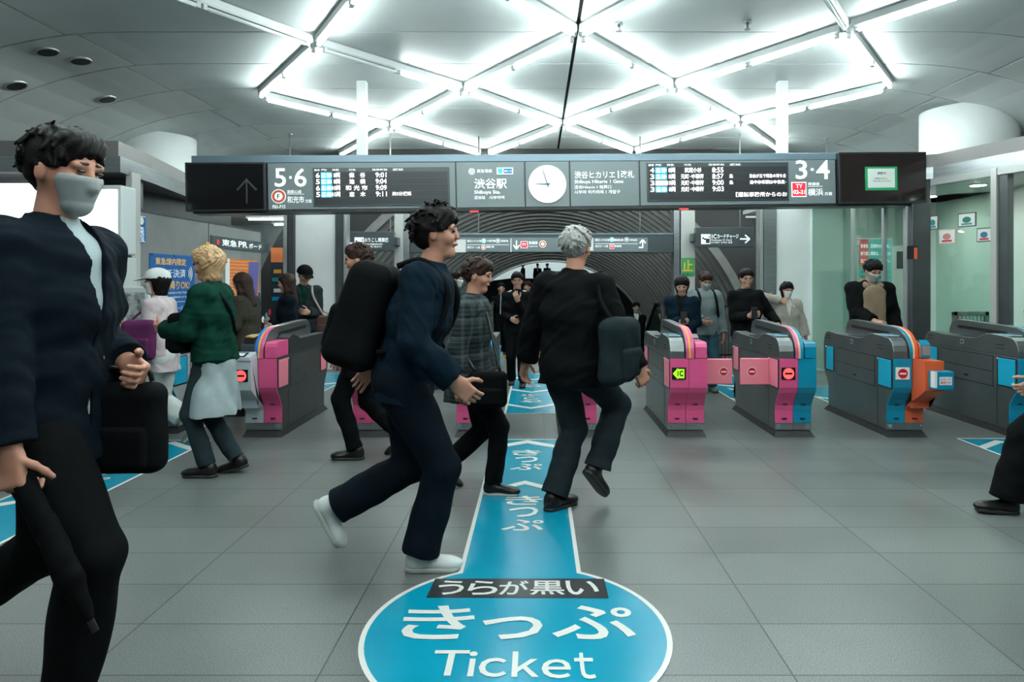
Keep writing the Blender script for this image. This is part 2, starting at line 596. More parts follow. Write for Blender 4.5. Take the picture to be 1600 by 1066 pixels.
# right: glazed staff booth
BOOTH_A = Frame((4.80, 8.27, 0), (0.5, -1.65, 0))   # flank towards the viewer: local x runs from the corner post outwards
BOOTH_GLASS = glass_mat('booth_glass', (0.80, 0.90, 0.86), 0.05)
def booth():
    fr = BOOTH_A
    def place(mb, name, m, **k):
        o = mb.build(name, m)
        o.matrix_world = fr.m
        return o
    # glass leaves, posts, head and foot rails
    tag(place(MB().box(0.02, 0.95, 0.02, 0.032, 0.08, 2.62), 'window_1', BOOTH_GLASS), kind='structure')
    tag(place(MB().box(1.12, 3.0, 0.02, 0.032, 0.08, 2.62), 'window_2', BOOTH_GLASS), kind='structure')
    tag(place(MB().box(-0.02, 3.0, -0.02, 0.09, 2.60, 2.68).box(-0.02, 3.0, -0.02, 0.09, 0.0, 0.10), 'trim_booth_rail', mat('rail_grey', (0.36, 0.37, 0.36), 0.35, 0.4)), kind='structure')
    u0, u1, u2 = fr.uv(1551, 420)[0], fr.uv(1560, 420)[0], fr.uv(1574, 420)[0]
    tag(place(MB().box(u0, u1, -0.03, 0.09, 0, 2.68), 'trim_booth_mullion', mat('mullion_pale', (0.45, 0.45, 0.43), 0.35, 0.3)), kind='structure')
    tag(place(MB().box(u1, u2, 0.0, 0.09, 0, 2.68), 'trim_booth_mullion', STEEL_DARK), kind='structure')
    # corner and rounded front, running away from the viewer
    pts = [Vector((4.80, 8.27)), Vector((4.60, 8.40)), Vector((4.45, 8.75)), Vector((4.40, 9.5)), Vector((4.40, 10.9))]
    tag(MB().box(4.56, 4.79, 8.30, 8.44, 0, 2.68, 0.01).build('trim_booth_corner', STEEL_DARK), kind='structure')
    tag(MB().box(4.535, 4.56, 8.38, 8.46, 0, 2.68, 0.003).build('trim_booth_corner_edge', STEEL_LIGHT), kind='structure')
    mb = MB()
    for a, b in zip(pts[1:], pts[2:]):
        d = (b - a).normalized()
        n = Vector((-d.y, d.x)) * 0.006
        mb.prism([a - n, b - n, b + n, a + n], 0.08, 2.62, 'z')
    tag(mb.build('window_3', BOOTH_GLASS), kind='structure')
    mb = MB()
    for p in pts[2:4]:
        mb.box(p.x - 0.02, p.x + 0.02, p.y - 0.03, p.y + 0.03, 0.0, 2.68)
    tag(mb.build('trim_booth_front_post', STEEL_LIGHT), kind='structure')
    # roof edge over the glass
    def edge(o):
        return [(5.62 + o, 5.6), (4.80 - o, 8.27 ), (4.50 - o, 8.40), (4.30 - o, 8.75), (4.22 - o, 9.4), (4.22 - o, 10.9)]
    back = [(9, 10.9), (9, 5.6)]
    tag(MB().prism(edge(0.0) + back, 2.68, 2.82, 'z').build('roof_right_edge', STEEL), kind='structure')
    tag(MB().prism([(x + 0.05, y) for x, y in edge(0)] + back, 2.82, 2.98, 'z').build('roof_right', mat('roof_taupe', (0.16, 0.155, 0.15), 0.5)), kind='structure')
    # inside
    tag(MB().box(4.4, 9, 10.9, 11.0, 0, 2.68).box(5.95, 6.05, 5.7, 10.9, 0, 2.68).build('wall_right', mat('booth_wall', (0.66, 0.78, 0.73), 0.6, var=0.06, vscale=1.2)), kind='structure')
    tag(MB().prism([(5.75, 5.65), (4.86, 8.3), (4.55, 8.45), (4.42, 8.8), (4.38, 9.4), (4.38, 10.9), (9, 10.9), (9, 5.65)], 2.60, 2.62, 'z').build('ceiling_booth', WHITE), kind='structure')
booth()
tag(MB().box(9, 9.1, -2, 16, 0, 4).build('wall_far_right', CONCD), kind='structure')
tag(MB().box(-9.1, -9, -2, 16, 0, 4).build('wall_far_left', CONCD), kind='structure')

# portal of square posts under the second sign
PY = 12.0
def post(px0, px1, m):
    a, b = W(px0, 0, PY).x, W(px1, 0, PY).x
    tag(MB().box(a, b, PY, PY + 0.25, 0, 3.55, 0.006).build('column_portal', m), kind='structure')
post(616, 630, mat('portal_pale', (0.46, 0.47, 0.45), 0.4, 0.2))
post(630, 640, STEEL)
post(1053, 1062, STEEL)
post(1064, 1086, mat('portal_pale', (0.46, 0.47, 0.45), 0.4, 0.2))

# ================================================================== LIGHTS
TUBE = mat('fluorescent_tube', (0.87, 1.0, 0.985), 0.4, emit=TUBE_POWER)
TUBE_OFF = mat('unlit_tube', (0.7, 0.75, 0.75), 0.3)
HOUSING = mat('light_channel', (0.62, 0.65, 0.65), 0.4)
NODES = {}
for key, pts in {
    'A': [(494, 57), (903, 40), (1323, 33)],
    'B': [(405, 140), (725, 130), (1052, 125), (1393, 125)],
    'C': [(610, 190), (879, 187), (1155, 182)],
    'D': [(530, 235), (758, 235), (990, 230), (1215, 225)],
}.items():
    for i, (x, y) in enumerate(pts):
        Y = F * (ZC - EYE) / (VY - y)
        NODES[key, i] = Vector(((x - VX) / F * Y, Y, ZC))
for i, x in enumerate((-3.66, -0.95, 1.73, 4.4)):
    NODES['Z', i] = Vector((x, 5.0 - 0.11 * i, ZC))
for i, x in enumerate((-2.25, 0.42, 3.05)):
    NODES['Y', i] = Vector((x, 2.9 - 0.1 * i, ZC))
for i, x in enumerate((-3.6, -0.95, 1.75, 4.4)):
    NODES['X', i] = Vector((x, 0.85, ZC))
for i, x in enumerate((-2.25, 0.42, 3.05)):
    NODES['V', i] = Vector((x, -1.2, ZC))

ROWNAMES = {'DC': 'farthest', 'CB': 'second farthest', 'BA': 'third farthest', 'AZ': 'fourth farthest', 'ZY': 'fifth farthest', 'YX': 'sixth farthest', 'XV': 'seventh farthest'}
ORD = ['first', 'second', 'third', 'fourth', 'fifth', 'sixth', 'seventh', 'eighth']
UNLIT = {('A', 0, 'Z', 0), ('A', 0, 'B', 1, 'half'), ('A', 2, 'Z', 2)}
def lattice_light(P, Q, label, lit):
    d = (Q - P)
    L = d.length
    d.normalize()
    t = thing('tube_light', label, 'light', (P + Q) / 2, math.atan2(d.y, d.x), 'tube lights of the ceiling lattice')
    h = L / 2 - 0.06
    z = -0.075
    MB().prism([(-0.03, 0.075), (-0.03, 0.012), (-0.018, -0.004), (0.018, -0.004), (0.03, 0.012), (0.03, 0.075)], -h, h, 'x', mtx=Matrix.Translation((0, 0, z))).build('channel', HOUSING, t)
    for k, (a, b) in enumerate(((-h + 0.05, -0.03), (0.03, h - 0.05))):
        on = lit[k]
        MB().cyl((a, 0, z - 0.030), (b, 0, z - 0.030), 0.019, seg=10).build('tube', TUBE if on else TUBE_OFF, t)
        for q in (a, b):
            MB().box(q - 0.018, q + 0.018, -0.018, 0.018, z - 0.05, z - 0.002).build('lamp_holder', HOUSING, t)
for far, near in (('D', 'C'), ('C', 'B'), ('B', 'A'), ('A', 'Z'), ('Z', 'Y'), ('Y', 'X'), ('X', 'V')):
    edges = []
    for (k1, i), P in list(NODES.items()):
        if k1 != far:
            continue
        for (k2, j), Q in list(NODES.items()):
            if k2 == near and abs(P.x - Q.x) < 1.9:
                edges.append((P, Q, (k2, j, k1, i)))
    edges.sort(key=lambda e: (e[0].x + e[1].x))
    for n, (P, Q, key) in enumerate(edges):
        lit = [True, True]
        if far == 'A' and key in (('Z', 0, 'A', 0), ('Z', 2, 'A', 2)):
            lit = [False, False]
        if far == 'B' and key == ('A', 0, 'B', 1):
            lit = [True, False]
        what = 'lit' if all(lit) else 'unlit' if not any(lit) else 'half-lit'
        lattice_light(P - Vector((0, 0, 0.013)), Q - Vector((0, 0, 0.013)), '%s tube light, %s from the left in the %s zigzag of the ceiling lattice' % (what, ORD[n], ROWNAMES[far + near]), lit)

def ray_ceiling(x, y):
    Y = 8.0
    for _ in range(40):
        X = (x - VX) / F * Y
        Y = F * (zc(X) - EYE) / (VY - y)
    return Vector(((x - VX) / F * Y, Y, zc((x - VX) / F * Y)))
for n, (x, y) in enumerate(((25, 146), (74, 158), (126, 178), (167, 188))):
    p = ray_ceiling(x, y)
    t = thing('downlight', '%s of four dark round downlights along the curved ceiling, counted from the left' % ORD[n], 'light', p, 0, 'unlit downlights over the ticket machines')
    slope = math.atan(0.22 * (abs(p.x) - 4.3))
    ring = MB().cyl((0, 0, 0.02), (0, 0, -0.02), 0.11, seg=28)
    o = ring.build('trim_ring', STEEL_LIGHT, t)
    o.rotation_euler = (0, -slope, 0)
    lens = MB().cyl((0, 0, -0.02), (0, 0, -0.0215), 0.095, seg=28).build('lens', BLACK, t)
    lens.rotation_euler = (0, -slope, 0)
# small pipe fittings on the ceiling
for x, y, s in ((967, 36, 'nearer the middle seam'), (1168, 33, 'farther from the middle seam')):
    p = ray_ceiling(x, y)
    t = thing('sprinkler', 'small steel sprinkler head on the ceiling, %s' % s, 'sprinkler', p)
    MB().cyl((0, 0, 0.01), (0, 0, -0.02), 0.04, seg=16).build('flange', STEEL, t)
    MB().cyl((0, 0, -0.02), (0, 0, -0.08), 0.012, seg=10).cyl((0, 0, -0.08), (0, 0, -0.085), 0.03, seg=12).build('head', STEEL, t)

def ceiling_tube(X, Y, z, L, label, group, alongx=True, power=None):
    t = thing('strip_light', label, 'light', (X, Y, z), 0 if alongx else PI / 2, group)
    MB().box(-L / 2, L / 2, -0.06, 0.06, 0, 0.04).build('channel', HOUSING, t)
    MB().cyl((-L / 2 + .04, 0, -0.02), (L / 2 - .04, 0, -0.02), 0.02, seg=10).build('tube', power or TUBE, t)
HALL_FILL = mat('hall_fill_tube', (0.85, 1.0, 1.0), 0.4, emit=300)  # unseen tubes added to brighten the hall beyond the arch
for k in range(4):
    ceiling_tube(-4.5 + 3 * k, 41, 4.55, 2.6, 'added strip light on the hall ceiling, hidden above the arch, %s from the left' % ORD[k], 'added hall strip lights', power=HALL_FILL)
for k, Y in enumerate((12.2, 13.3, 14.6)):
    ceiling_tube(-5.0, Y, 2.66, 1.3, 'strip light in the side passage behind the concrete wall, %s in depth' % ORD[k], 'side passage strip lights')
    ceiling_tube(4.7, Y, 2.66, 1.3, 'strip light in the side passage beyond the IC card sign, %s in depth' % ORD[k], 'booth passage strip lights')
BOOTHL = mat('booth_lamp', (1.0, 0.98, 0.9), 0.4, emit=80)
for n, (X, Y) in enumerate(((4.98, 9.3), (5.35, 9.3), (5.30, 8.2), (5.5, 7.0))):
    t = thing('booth_downlight', 'lit downlight in the glass booth ceiling, %s from the column side' % ORD[n], 'light', (X, Y, 2.6), 0, 'booth downlights')
    MB().cyl((0, 0, 0), (0, 0, -0.012), 0.10, seg=24).build('trim_ring', WHITE, t)
    MB().cyl((0, 0, -0.012), (0, 0, -0.016), 0.08, seg=24).build('lens', BOOTHL, t)
# ================================================================== OVERHEAD SIGN BOARD
SIGNG = mat('sign_grey', (0.17, 0.205, 0.215), 0.38, 0.1, var=0.04, vscale=2)
SIGND = mat('sign_dark_grey', (0.045, 0.056, 0.062), 0.35)
SIGNBEAM = mat('sign_beam', (0.15, 0.215, 0.265), 0.3, 0.3)
SCREEN = mat('dark_screen', (0.006, 0.006, 0.007), 0.12)
SCREEN_RED = mat('dark_screen_warm', (0.012, 0.006, 0.006), 0.12)
LEDBG = mat('led_matrix_black', (0.010, 0.012, 0.015), 0.4)
LEDW = mat('led_white', (1.0, 0.93, 0.95), 0.4, emit=1.6)
LEDC = mat('led_cyan', (0.05, 0.55, 0.95), 0.4, emit=1.3)
CLOCKF = mat('lit_clock_face', (1.0, 1.0, 0.99), 0.4, emit=0.75)
ORANGE_RING = mat('orange_line_ring', srgb(190, 75, 40), 0.4, emit=0.25)
REDBADGE = mat('red_line_badge', srgb(225, 40, 60), 0.4, emit=0.35)
CYANP = mat('cyan_print', srgb(40, 200, 225), 0.4, emit=0.35)
BLUEP = mat('blue_print', srgb(20, 110, 160), 0.4, emit=0.2)

pl, pr = W(297, 330, 7.6), W(1443, 317, 8.36)
ptl = W(297, 243, 7.6)
BRD = Frame(pl, pr - pl)
board = thing('sign_board', 'long grey station sign board with departure displays and a clock, hung over the ticket gates', 'sign board', mw=BRD.m)
BL = (pr - pl).length
def Zb(y, x=None):
    return BRD.uv(x if x else 870, y)[1]
z_top = BRD.uv(297, 243)[1]
z_pan = BRD.uv(297, 255)[1]
MB().box(0.02, BL - 0.02, 0.01, 0.30, z_pan, z_top, 0.006).build('beam', SIGNBEAM, board)
MB().box(0.05, BL - 0.05, 0.03, 0.26, 0.0, z_pan).build('housing', SIGND, board)
MB().box(0.03, BL - 0.03, 0.0, 0.28, -0.03, 0.0).build('bottom_rail', BLACK, board)

def panel(x0, x1, name, m, y=0.0, d=0.03, z0=0.005, z1=None):
    a, b = BRD.uv(x0, 290)[0], BRD.uv(x1, 290)[0]
    return MB().box(a + 0.004, b - 0.004, y, y + d, z0, (z1 or z_pan) - 0.005, 0.002).build(name, m, board)
def rect_on(fr, x0, y0, x1, y1, name, m, parent, y=-0.002, d=0.004, bevel=0.0, label=None):
    a, b, c, d_ = fr.box(x0, y0, x1, y1)
    return MB().box(a, b, y - d, y, c, d_, bevel).build(name, m, parent, label)
def put(L, fr, body, x0, y0, x1, y1, bold=0.015, y=-0.004):
    a, b, c, d = fr.box(x0, y0, x1, y1)
    L.add(body, a, b, c, d, y, bold)

# the two dark monitors at the ends
mon = rect_on(BRD, 293, 255, 417, 331, 'monitor', BLACK, board, y=-0.0, d=0.06, bevel=0.004, label='switched-off dark monitor with a faint arrow')
rect_on(BRD, 296, 258, 414, 328, 'screen', SCREEN, mon, y=-0.061, d=0.003)
A = Lettering()
a, b, c, d = BRD.box(372, 280, 405, 319)
w_ = 0.009
mx_ = (a + b) / 2
A.rect(mx_ - w_, mx_ + w_, c, d - 0.02, -0.066)
for s_ in (-1, 1):
    A.poly([(mx_, d), (mx_ + s_ * (b - a) / 2, d - (b - a) / 2 * 1.1), (mx_ + s_ * (b - a) / 2 - s_ * 0.02, d - (b - a) / 2 * 1.1 - 0.012), (mx_, d - 0.03)], -0.066)
A.build('arrow', mat('faint_arrow', (0.035, 0.035, 0.038), 0.4), mon)
mon2 = rect_on(BRD, 1307, 239, 1443, 319, 'monitor', BLACK, board, y=0.0, d=0.06, bevel=0.004, label='switched-off dark monitor with a taped notice')
rect_on(BRD, 1310, 242, 1440, 315, 'screen', SCREEN_RED, mon2, y=-0.061, d=0.003)

# grey panels
p56 = panel(418, 712, 'sign_panel', SIGNG)
pst = panel(713, 820, 'sign_panel', SIGNG)
pck = panel(821, 890, 'sign_panel', SIGNG)
pgt = panel(891, 999, 'sign_panel', SIGNG)
p34 = panel(1000, 1306, 'sign_panel', SIGNG)
for x in (712.5, 820.5, 890.5, 999.5):
    a = BRD.uv(x, 290)[0]
    MB().box(a - 0.008, a + 0.008, -0.004, 0.02, 0, z_pan).build('joint', BLACK, board)

# 5 6 panel
L = Lettering()
for ch, x0, x1 in (('5', 429, 447), ('6', 460, 479)):
    put(L, BRD, ch, x0, 263, x1, 292, 0.012)
a, b, c, d = BRD.box(452, 275.5, 456, 279.5)
L.rect(a, b, c, d, -0.004)
put(L, BRD, '副都心線', 449, 297, 471, 302.5)
put(L, BRD, '和光市', 449, 306.5, 475.5, 317.5, 0.025)
put(L, BRD, '方面', 477, 311.5, 487, 317)
put(L, BRD, 'F01-F15', 426, 320.5, 446, 326, 0.02)
a, b, c, d = BRD.box(449, 303.2, 475, 303.9)
L.rect(a, b, c, d, -0.004)
L.build('lettering', LETTER, board)
def badge(fr, px, py, rpx, cols, parent, name='line_badge', y=-0.003):
    u, v = fr.uv(px, py)
    r = abs(fr.uv(px + rpx, py)[0] - u)
    b0 = MB().disc((u, v), r, y=y, t=0.002).build(name, cols[0], parent)
    for k, (f, m) in enumerate(cols[1:]):
        MB().disc((u, v), r * f, y=y - 0.002 * (k + 1), t=0.002).build('ring' if k % 2 == 0 else 'centre', m, b0)
    return b0, u, v, r
bd, u, v, r = badge(BRD, 435.5, 307, 11.5, [LETTER, (0.88, ORANGE_RING), (0.55, LETTER)], board)
Lettering().add('F', u - r * 0.2, u + r * 0.2, v - r * 0.32, v + r * 0.32, -0.011, 0.02).build('letter', PRINT_DARK, bd)

# 3 4 panel
L = Lettering()
for ch, x0, x1 in (('3', 1243, 1261), ('4', 1275, 1296)):
    put(L, BRD, ch, x0, 250.5, x1, 280, 0.012)
a, b, c, d = BRD.box(1266.5, 263, 1271, 267)
L.rect(a, b, c, d, -0.004)
put(L, BRD, '東横線', 1262, 285, 1280, 290)
put(L, BRD, '横浜', 1262, 294.5, 1286, 306, 0.025)
put(L, BRD, '方面', 1288, 300, 1300, 305.5)
a, b, c, d = BRD.box(1262, 291, 1285, 291.7)
L.rect(a, b, c, d, -0.004)
L.build('lettering', LETTER, board)
rect_on(BRD, 1236.5, 284.5, 1260, 308, 'line_badge_rim', LETTER, board, y=-0.001, d=0.003, bevel=0.0014)
tb = rect_on(BRD, 1238, 286, 1258.5, 306.5, 'line_badge', REDBADGE, board, y=-0.002, d=0.005, bevel=0.002)
L = Lettering()
put(L, BRD, 'TY', 1243, 288, 1253.5, 294, 0.02, y=-0.009)
put(L, BRD, '02-21', 1239, 297, 1257.5, 303.5, 0.03, y=-0.009)
L.build('letter', LETTER, tb)

# station name panel
L = Lettering()
put(L, BRD, '東急電鉄', 745, 264.5, 769, 270, 0.03)
put(L, BRD, '渋谷駅', 741, 279, 792, 295, 0.03)
put(L, BRD, 'Shibuya Sta.', 741, 297.5, 782, 304.5, 0.02)
put(L, BRD, '涩谷站', 741, 306, 758, 311.5, 0.015)
put(L, BRD, '시부야역', 764, 306, 788, 311.5, 0.015)
L.build('lettering', LETTER, board)
badge(BRD, 737, 268, 5, [LETTER, (0.75, SIGNG), (0.5, LETTER), (0.2, SIGNG)], board, 'operator_emblem')
lg = rect_on(BRD, 776, 262, 801.5, 272.5, 'operator_plate', LETTER, board, d=0.003)
rect_on(BRD, 778, 263.5, 785, 271, 'emblem', CYANP, lg, y=-0.005, d=0.002)
rect_on(BRD, 787, 263.5, 800, 271, 'name_strip', BLUEP, lg, y=-0.005, d=0.002)
L = Lettering()
put(L, BRD, '東京メトロ', 788, 266, 799, 269, 0.02, y=-0.009)
L.build('letter', LETTER, lg)
# gate name panel
L = Lettering()
put(L, BRD, '渋谷ヒカリエ', 897.5, 267.5, 961, 279, 0.025)
put(L, BRD, '1', 965, 267, 967, 278.5, 0.0)
put(L, BRD, '改札', 970, 266.5, 991, 278, 0.025)
put(L, BRD, 'Shibuya Hikarie 1 Gate', 897.5, 281, 974, 288, 0.015)
put(L, BRD, '涩谷Hikarie 1 检票口', 897.5, 289.5, 955, 295, 0.012)
put(L, BRD, '시부야 히카리에 1 개찰구', 897.5, 297, 969, 303, 0.012)
L.build('lettering', LETTER, board)
# clock
u, v = BRD.uv(855, 288)
r = BRD.uv(884, 288)[0] - u
clock = MB().disc((u, v), r * 1.02, y=0.0, t=0.012, seg=64).build('clock', mat('clock_rim', (0.5, 0.53, 0.53), 0.3, 0.5), board, 'round lit white clock')
MB().disc((u, v), r, y=-0.013, t=0.003, seg=64).build('clock_face', CLOCKF, clock)
H = mat('clock_hand', (0.06, 0.14, 0.19), 0.4)
def hand(ang, l, back, w):
    d_ = Vector((math.sin(ang), math.cos(ang)))
    n_ = Vector((d_.y, -d_.x))
    o_ = Vector((u, v))
    pts = [o_ - d_ * back - n_ * w, o_ - d_ * back + n_ * w, o_ + d_ * l + n_ * w * 0.5, o_ + d_ * l - n_ * w * 0.5]
    return MB().prism([(p.x, p.y) for p in pts], -0.022, -0.019, 'y')
hand(math.radians(-90), r * 0.62, r * 0.14, 0.011).build('clock_hand', H, clock)
hand(math.radians(-17), r * 0.88, r * 0.18, 0.008).build('clock_hand', H, clock)
for k in range(12):
    an = k * PI / 6
    MB().disc((u + math.sin(an) * r * 0.86, v + math.cos(an) * r * 0.86), 0.006, y=-0.017, t=0.001, seg=10).build('hour_mark', mat('hour_grey', (0.45, 0.5, 0.5), 0.4), clock)

# departure displays
def led(x0, y0, x1, y1, y2, y3, rows, label):
    """x0,y0 / x1,y1 top corners; y2,y3 bottom corners (photo pixels)"""
    A_, B_ = BRD.uv(x0, y0), BRD.uv(x1, y1)
    C_, D_ = BRD.uv(x1, y3), BRD.uv(x0, y2)
    z0, z1 = (C_[1] + D_[1]) / 2, (A_[1] + B_[1]) / 2
    disp = MB().box(A_[0], B_[0], -0.012, 0, z0, z1, 0.002).build('departure_display', mat('display_frame', (0.03, 0.045, 0.05), 0.3), board, label)
    hh = (z1 - z0)
    W_ = B_[0] - A_[0]
    MB().box(A_[0] + 0.02, B_[0] - 0.02, -0.015, -0.011, z0 + 0.02, z1 - hh * 0.11).build('screen', LEDBG, disp)
    line = MB()
    for k in range(1, 5):
        zz = z1 - hh * (0.11 + 0.165 * k)
        line.box(A_[0] + 0.02, B_[0] - 0.02, -0.0165, -0.0145, zz - 0.003, zz + 0.003)
    line.build('row_groove', mat('row_groove_blue', (0.02, 0.03, 0.04), 0.4), disp)
    def at(f, g0, g1, x_):
        pass
    X = lambda f: A_[0] + W_ * f
    Zr = lambda k, g: z1 - hh * (0.115 + 0.165 * (k + g))
    hd, wl, cl = Lettering(), Lettering(), Lettering()
    for f0, f1, tx in ((0.01, 0.05, '番線'), (0.06, 0.10, '種別'), (0.14, 0.19, '両数'), (0.26, 0.31, '行先'), (0.43, 0.54, '発車時刻'), (0.58, 0.66, '遅延')):
        hd.add(tx, X(f0), X(f1), z1 - hh * 0.085, z1 - hh * 0.03, -0.014, 0.02)
    hd.build('heading', LETTER, disp)
    for k, (n, typ, cars, dest, time, note, tail) in enumerate(rows):
        g0, g1 = Zr(k, 0.88), Zr(k, 0.1)
        wl.add(n, X(0.022), X(0.05), g0, g1, -0.018, 0.012)
        cl.rect(X(0.058), X(0.138), g0 - 0.004, g1 + 0.004, -0.0165) if typ == '各停' else wl.rect(X(0.058), X(0.138), g0, g1, -0.017)
        wl.add(typ, X(0.061), X(0.135), g0, g1, -0.019, 0.012)
        wl.add(cars, X(0.15 if len(cars) == 2 else 0.14), X(0.197), g0, g1, -0.018, 0.02)
        ch = dest
        wl.add(ch, X(0.262 if len(ch) < 5 else 0.235), X(0.38 if len(ch) < 5 else 0.395), g0, g1, -0.018, 0.012)
        wl.add(time, X(0.455), X(0.535), g0, g1, -0.018, 0.012)
        if note:
            wl.add(note, X(0.575), X(0.575 + 0.028 * len(note)), g0 + 0.008, g1 - 0.004, -0.018, 0.012)
        if tail:
            wl.add(tail, X(0.72), X(0.98), g0 + 0.008, g1 - 0.004, -0.018, 0.012)
    return disp, wl, cl, X, Zr
d1, wl, cl, X, Zr = led(489, 263, 702, 261, 323, 321, [
    ('6', '各停', '8両', '保　谷', '9:01', '', ''), ('5', '各停', '8両', '池　袋', '9:04', '', ''),
    ('6', '各停', '10両', '和 光 市', '9:09', '', ''), ('5', '各停', '10両', '志　木', '9:11', '約3分遅延', '')], 'departure display for platforms 5 and 6')
wl.build('characters', LEDW, d1)
cl.build('service_block', LEDC, d1)
d2, wl, cl, X, Zr = led(1010, 256, 1231, 252.5, 315.5, 312.5, [
    ('4', '各停', '8両', '武蔵小杉', '8:55', '', ''), ('3', '各停', '8両', '元町･中華街', '8:57', '急', '自由が丘で特急の待ち合'),
    ('3', '特急', '10両', '元町･中華街', '9:00', '急', '途中停車駅は中目黒･'), ('3', '各停', '8両', '元町･中華街', '9:03', '', '')], 'departure display for platforms 3 and 4')
wl.add('【運転事務所からのお', X(0.62), X(0.985), Zr(4, 0.8), Zr(4, 0.05), -0.018, 0.015)
wl.build('characters', LEDW, d2)
cl.build('service_block', LEDC, d2)
# small red lamps underneath
for x, y in ((741, 328), (1070, 323)):
    uu, vv = BRD.uv(x, y)
    MB().box(uu - 0.05, uu + 0.05, 0.02, 0.06, -0.045, -0.03).build('indicator_lamp', LED_RED, board)
# hangers
def hanger(x, ytop, thick):
    Yh = F * (ZC - EYE) / (VY - ytop)
    X = (x - VX) / F * Yh
    inv = BRD.m.inverted()
    zb = (BRD.m @ Vector((BRD.uv(x, 243)[0], 0.15, z_top))).z - 0.12
    o = MB().box(X - thick, X + thick, Yh - thick, Yh + thick, zb - 0.15, ZC + 0.005).build('hanger_post', WHITE, board)
    o.data.transform(inv)
    near = (BRD.m @ Vector((BRD.uv(x, 243)[0], 0.25, 0))).y
    o2 = MB().box(X - thick * 0.6, X + thick * 0.6, near, Yh, zb - 0.10, zb - 0.02).build('hanger_arm', WHITE, board)
    o2.data.transform(inv)
for x in (566, 1222):
    hanger(x, 128, 0.058)

# taped notice on the monitor
nt_ = thing('notice', 'white paper notice held with green tape on the dark monitor above the booth', 'notice', mw=BRD.m)
rect_on(BRD, 1347, 262, 1397, 298.5, 'tape', mat('green_tape', srgb(40, 150, 95), 0.4), nt_, y=-0.064, d=0.002)
rect_on(BRD, 1351, 265, 1393, 294.5, 'sheet', mat('paper', (0.75, 0.80, 0.76), 0.6), nt_, y=-0.066, d=0.002)
L = Lettering()
put(L, BRD, '調整中', 1366, 270, 1379, 274, 0.02, y=-0.0695)
put(L, BRD, 'ご迷惑をおかけし', 1360, 279, 1382, 281.5, 0.01, y=-0.0695)
put(L, BRD, 'て申し訳ございません', 1358, 283, 1387, 285.5, 0.01, y=-0.0695)
L.build('writing', PRINT_DARK, nt_)

# ================================================================== SECOND ROW OF SIGNS
def sign_frame(x0, x1, y0, y1, Y, label, depth=0.16, top=0.04):
    fr = Frame(W(x0, y1, Y), (1, 0, 0))
    t = thing('direction_sign', label, 'sign', mw=fr.m)
    a, b, c, d = fr.box(x0, y0, x1, y1)
    MB().box(0, b, 0, depth, 0, d, 0.006).build('case', SIGND, t)
    return fr, t, b, d
def rods(t, fr, xs, Y):
    for x in xs:
        X = px_x(x, Y)
        MB().cyl((X, Y, fr.O.z + 0.2), (X, Y, zc(X) + 0.01), 0.012, seg=8).build('hanger_rod', STEEL_LIGHT, t).data.transform(fr.m.inverted())
def px_x(x, Y):
    return (x - VX) / F * Y
fr, t, b, d = sign_frame(641, 1052, 364, 395, 12.0, 'long grey direction sign between the portal posts, seen below the station board', 0.2)
MB().box(0, b, -0.012, 0.0, d - 0.035, d - 0.004, 0.003).build('top_rail', SIGNBEAM, t)
rods(t, fr, (748, 1000), 12.1)
rect_on(fr, 692, 371.5, 1012, 393.5, 'face_panel', SIGNG, t, y=0.0, d=0.012)
L = Lettering()
PIC = mat('lit_pictogram_grey', (0.55, 0.55, 0.55), 0.5, emit=0.3)
SIGNTXT = LETTER
def arrow(L, fr, x0, y0, x1, y1, kind, y=-0.016):
    a, b, c, d = fr.box(x0, y0, x1, y1)
    w, h = b - a, d - c
    cx, cy = (a + b) / 2, (c + d) / 2
    t_ = 0.07 * max(w, h)
    P = lambda u_, v_: (a + w * u_, c + h * v_)
    def seg(p, q):
        p, q = Vector(P(*p)), Vector(P(*q))
        n_ = (q - p).normalized()
        n_ = Vector((-n_.y, n_.x)) * t_
        L.poly([p - n_, q - n_, q + n_, p + n_], y)
    K = {'left': [((0.05, 0.5), (1, 0.5)), ((0.05, 0.5), (0.5, 0.95)), ((0.05, 0.5), (0.5, 0.05))],
         'right': [((0, 0.5), (0.95, 0.5)), ((0.95, 0.5), (0.5, 0.95)), ((0.95, 0.5), (0.5, 0.05))],
         'down': [((0.5, 0.05), (0.5, 1)), ((0.5, 0.05), (0.02, 0.5)), ((0.5, 0.05), (0.98, 0.5))],
         'up': [((0.5, 0), (0.5, 0.95)), ((0.5, 0.95), (0.02, 0.5)), ((0.5, 0.95), (0.98, 0.5))],
         'turn_up': [((0.45, 0.95), (0.02, 0.55)), ((0.45, 0.95), (0.88, 0.55)), ((0.45, 0.95), (0.45, 0.05)), ((0.45, 0.08), (1, 0.08))],
         'turn_up_r': [((0.55, 0.95), (0.98, 0.55)), ((0.55, 0.95), (0.12, 0.55)), ((0.55, 0.95), (0.55, 0.05)), ((0.55, 0.08), (0, 0.08))]}
    for p, q in K[kind]:
        seg(p, q)
arrow(L, fr, 697, 377.5, 706, 391.5, 'turn_up', -0.014)
arrow(L, fr, 802, 376, 812, 390, 'down', -0.014)
arrow(L, fr, 998, 374, 1009, 388, 'turn_up_r', -0.014)
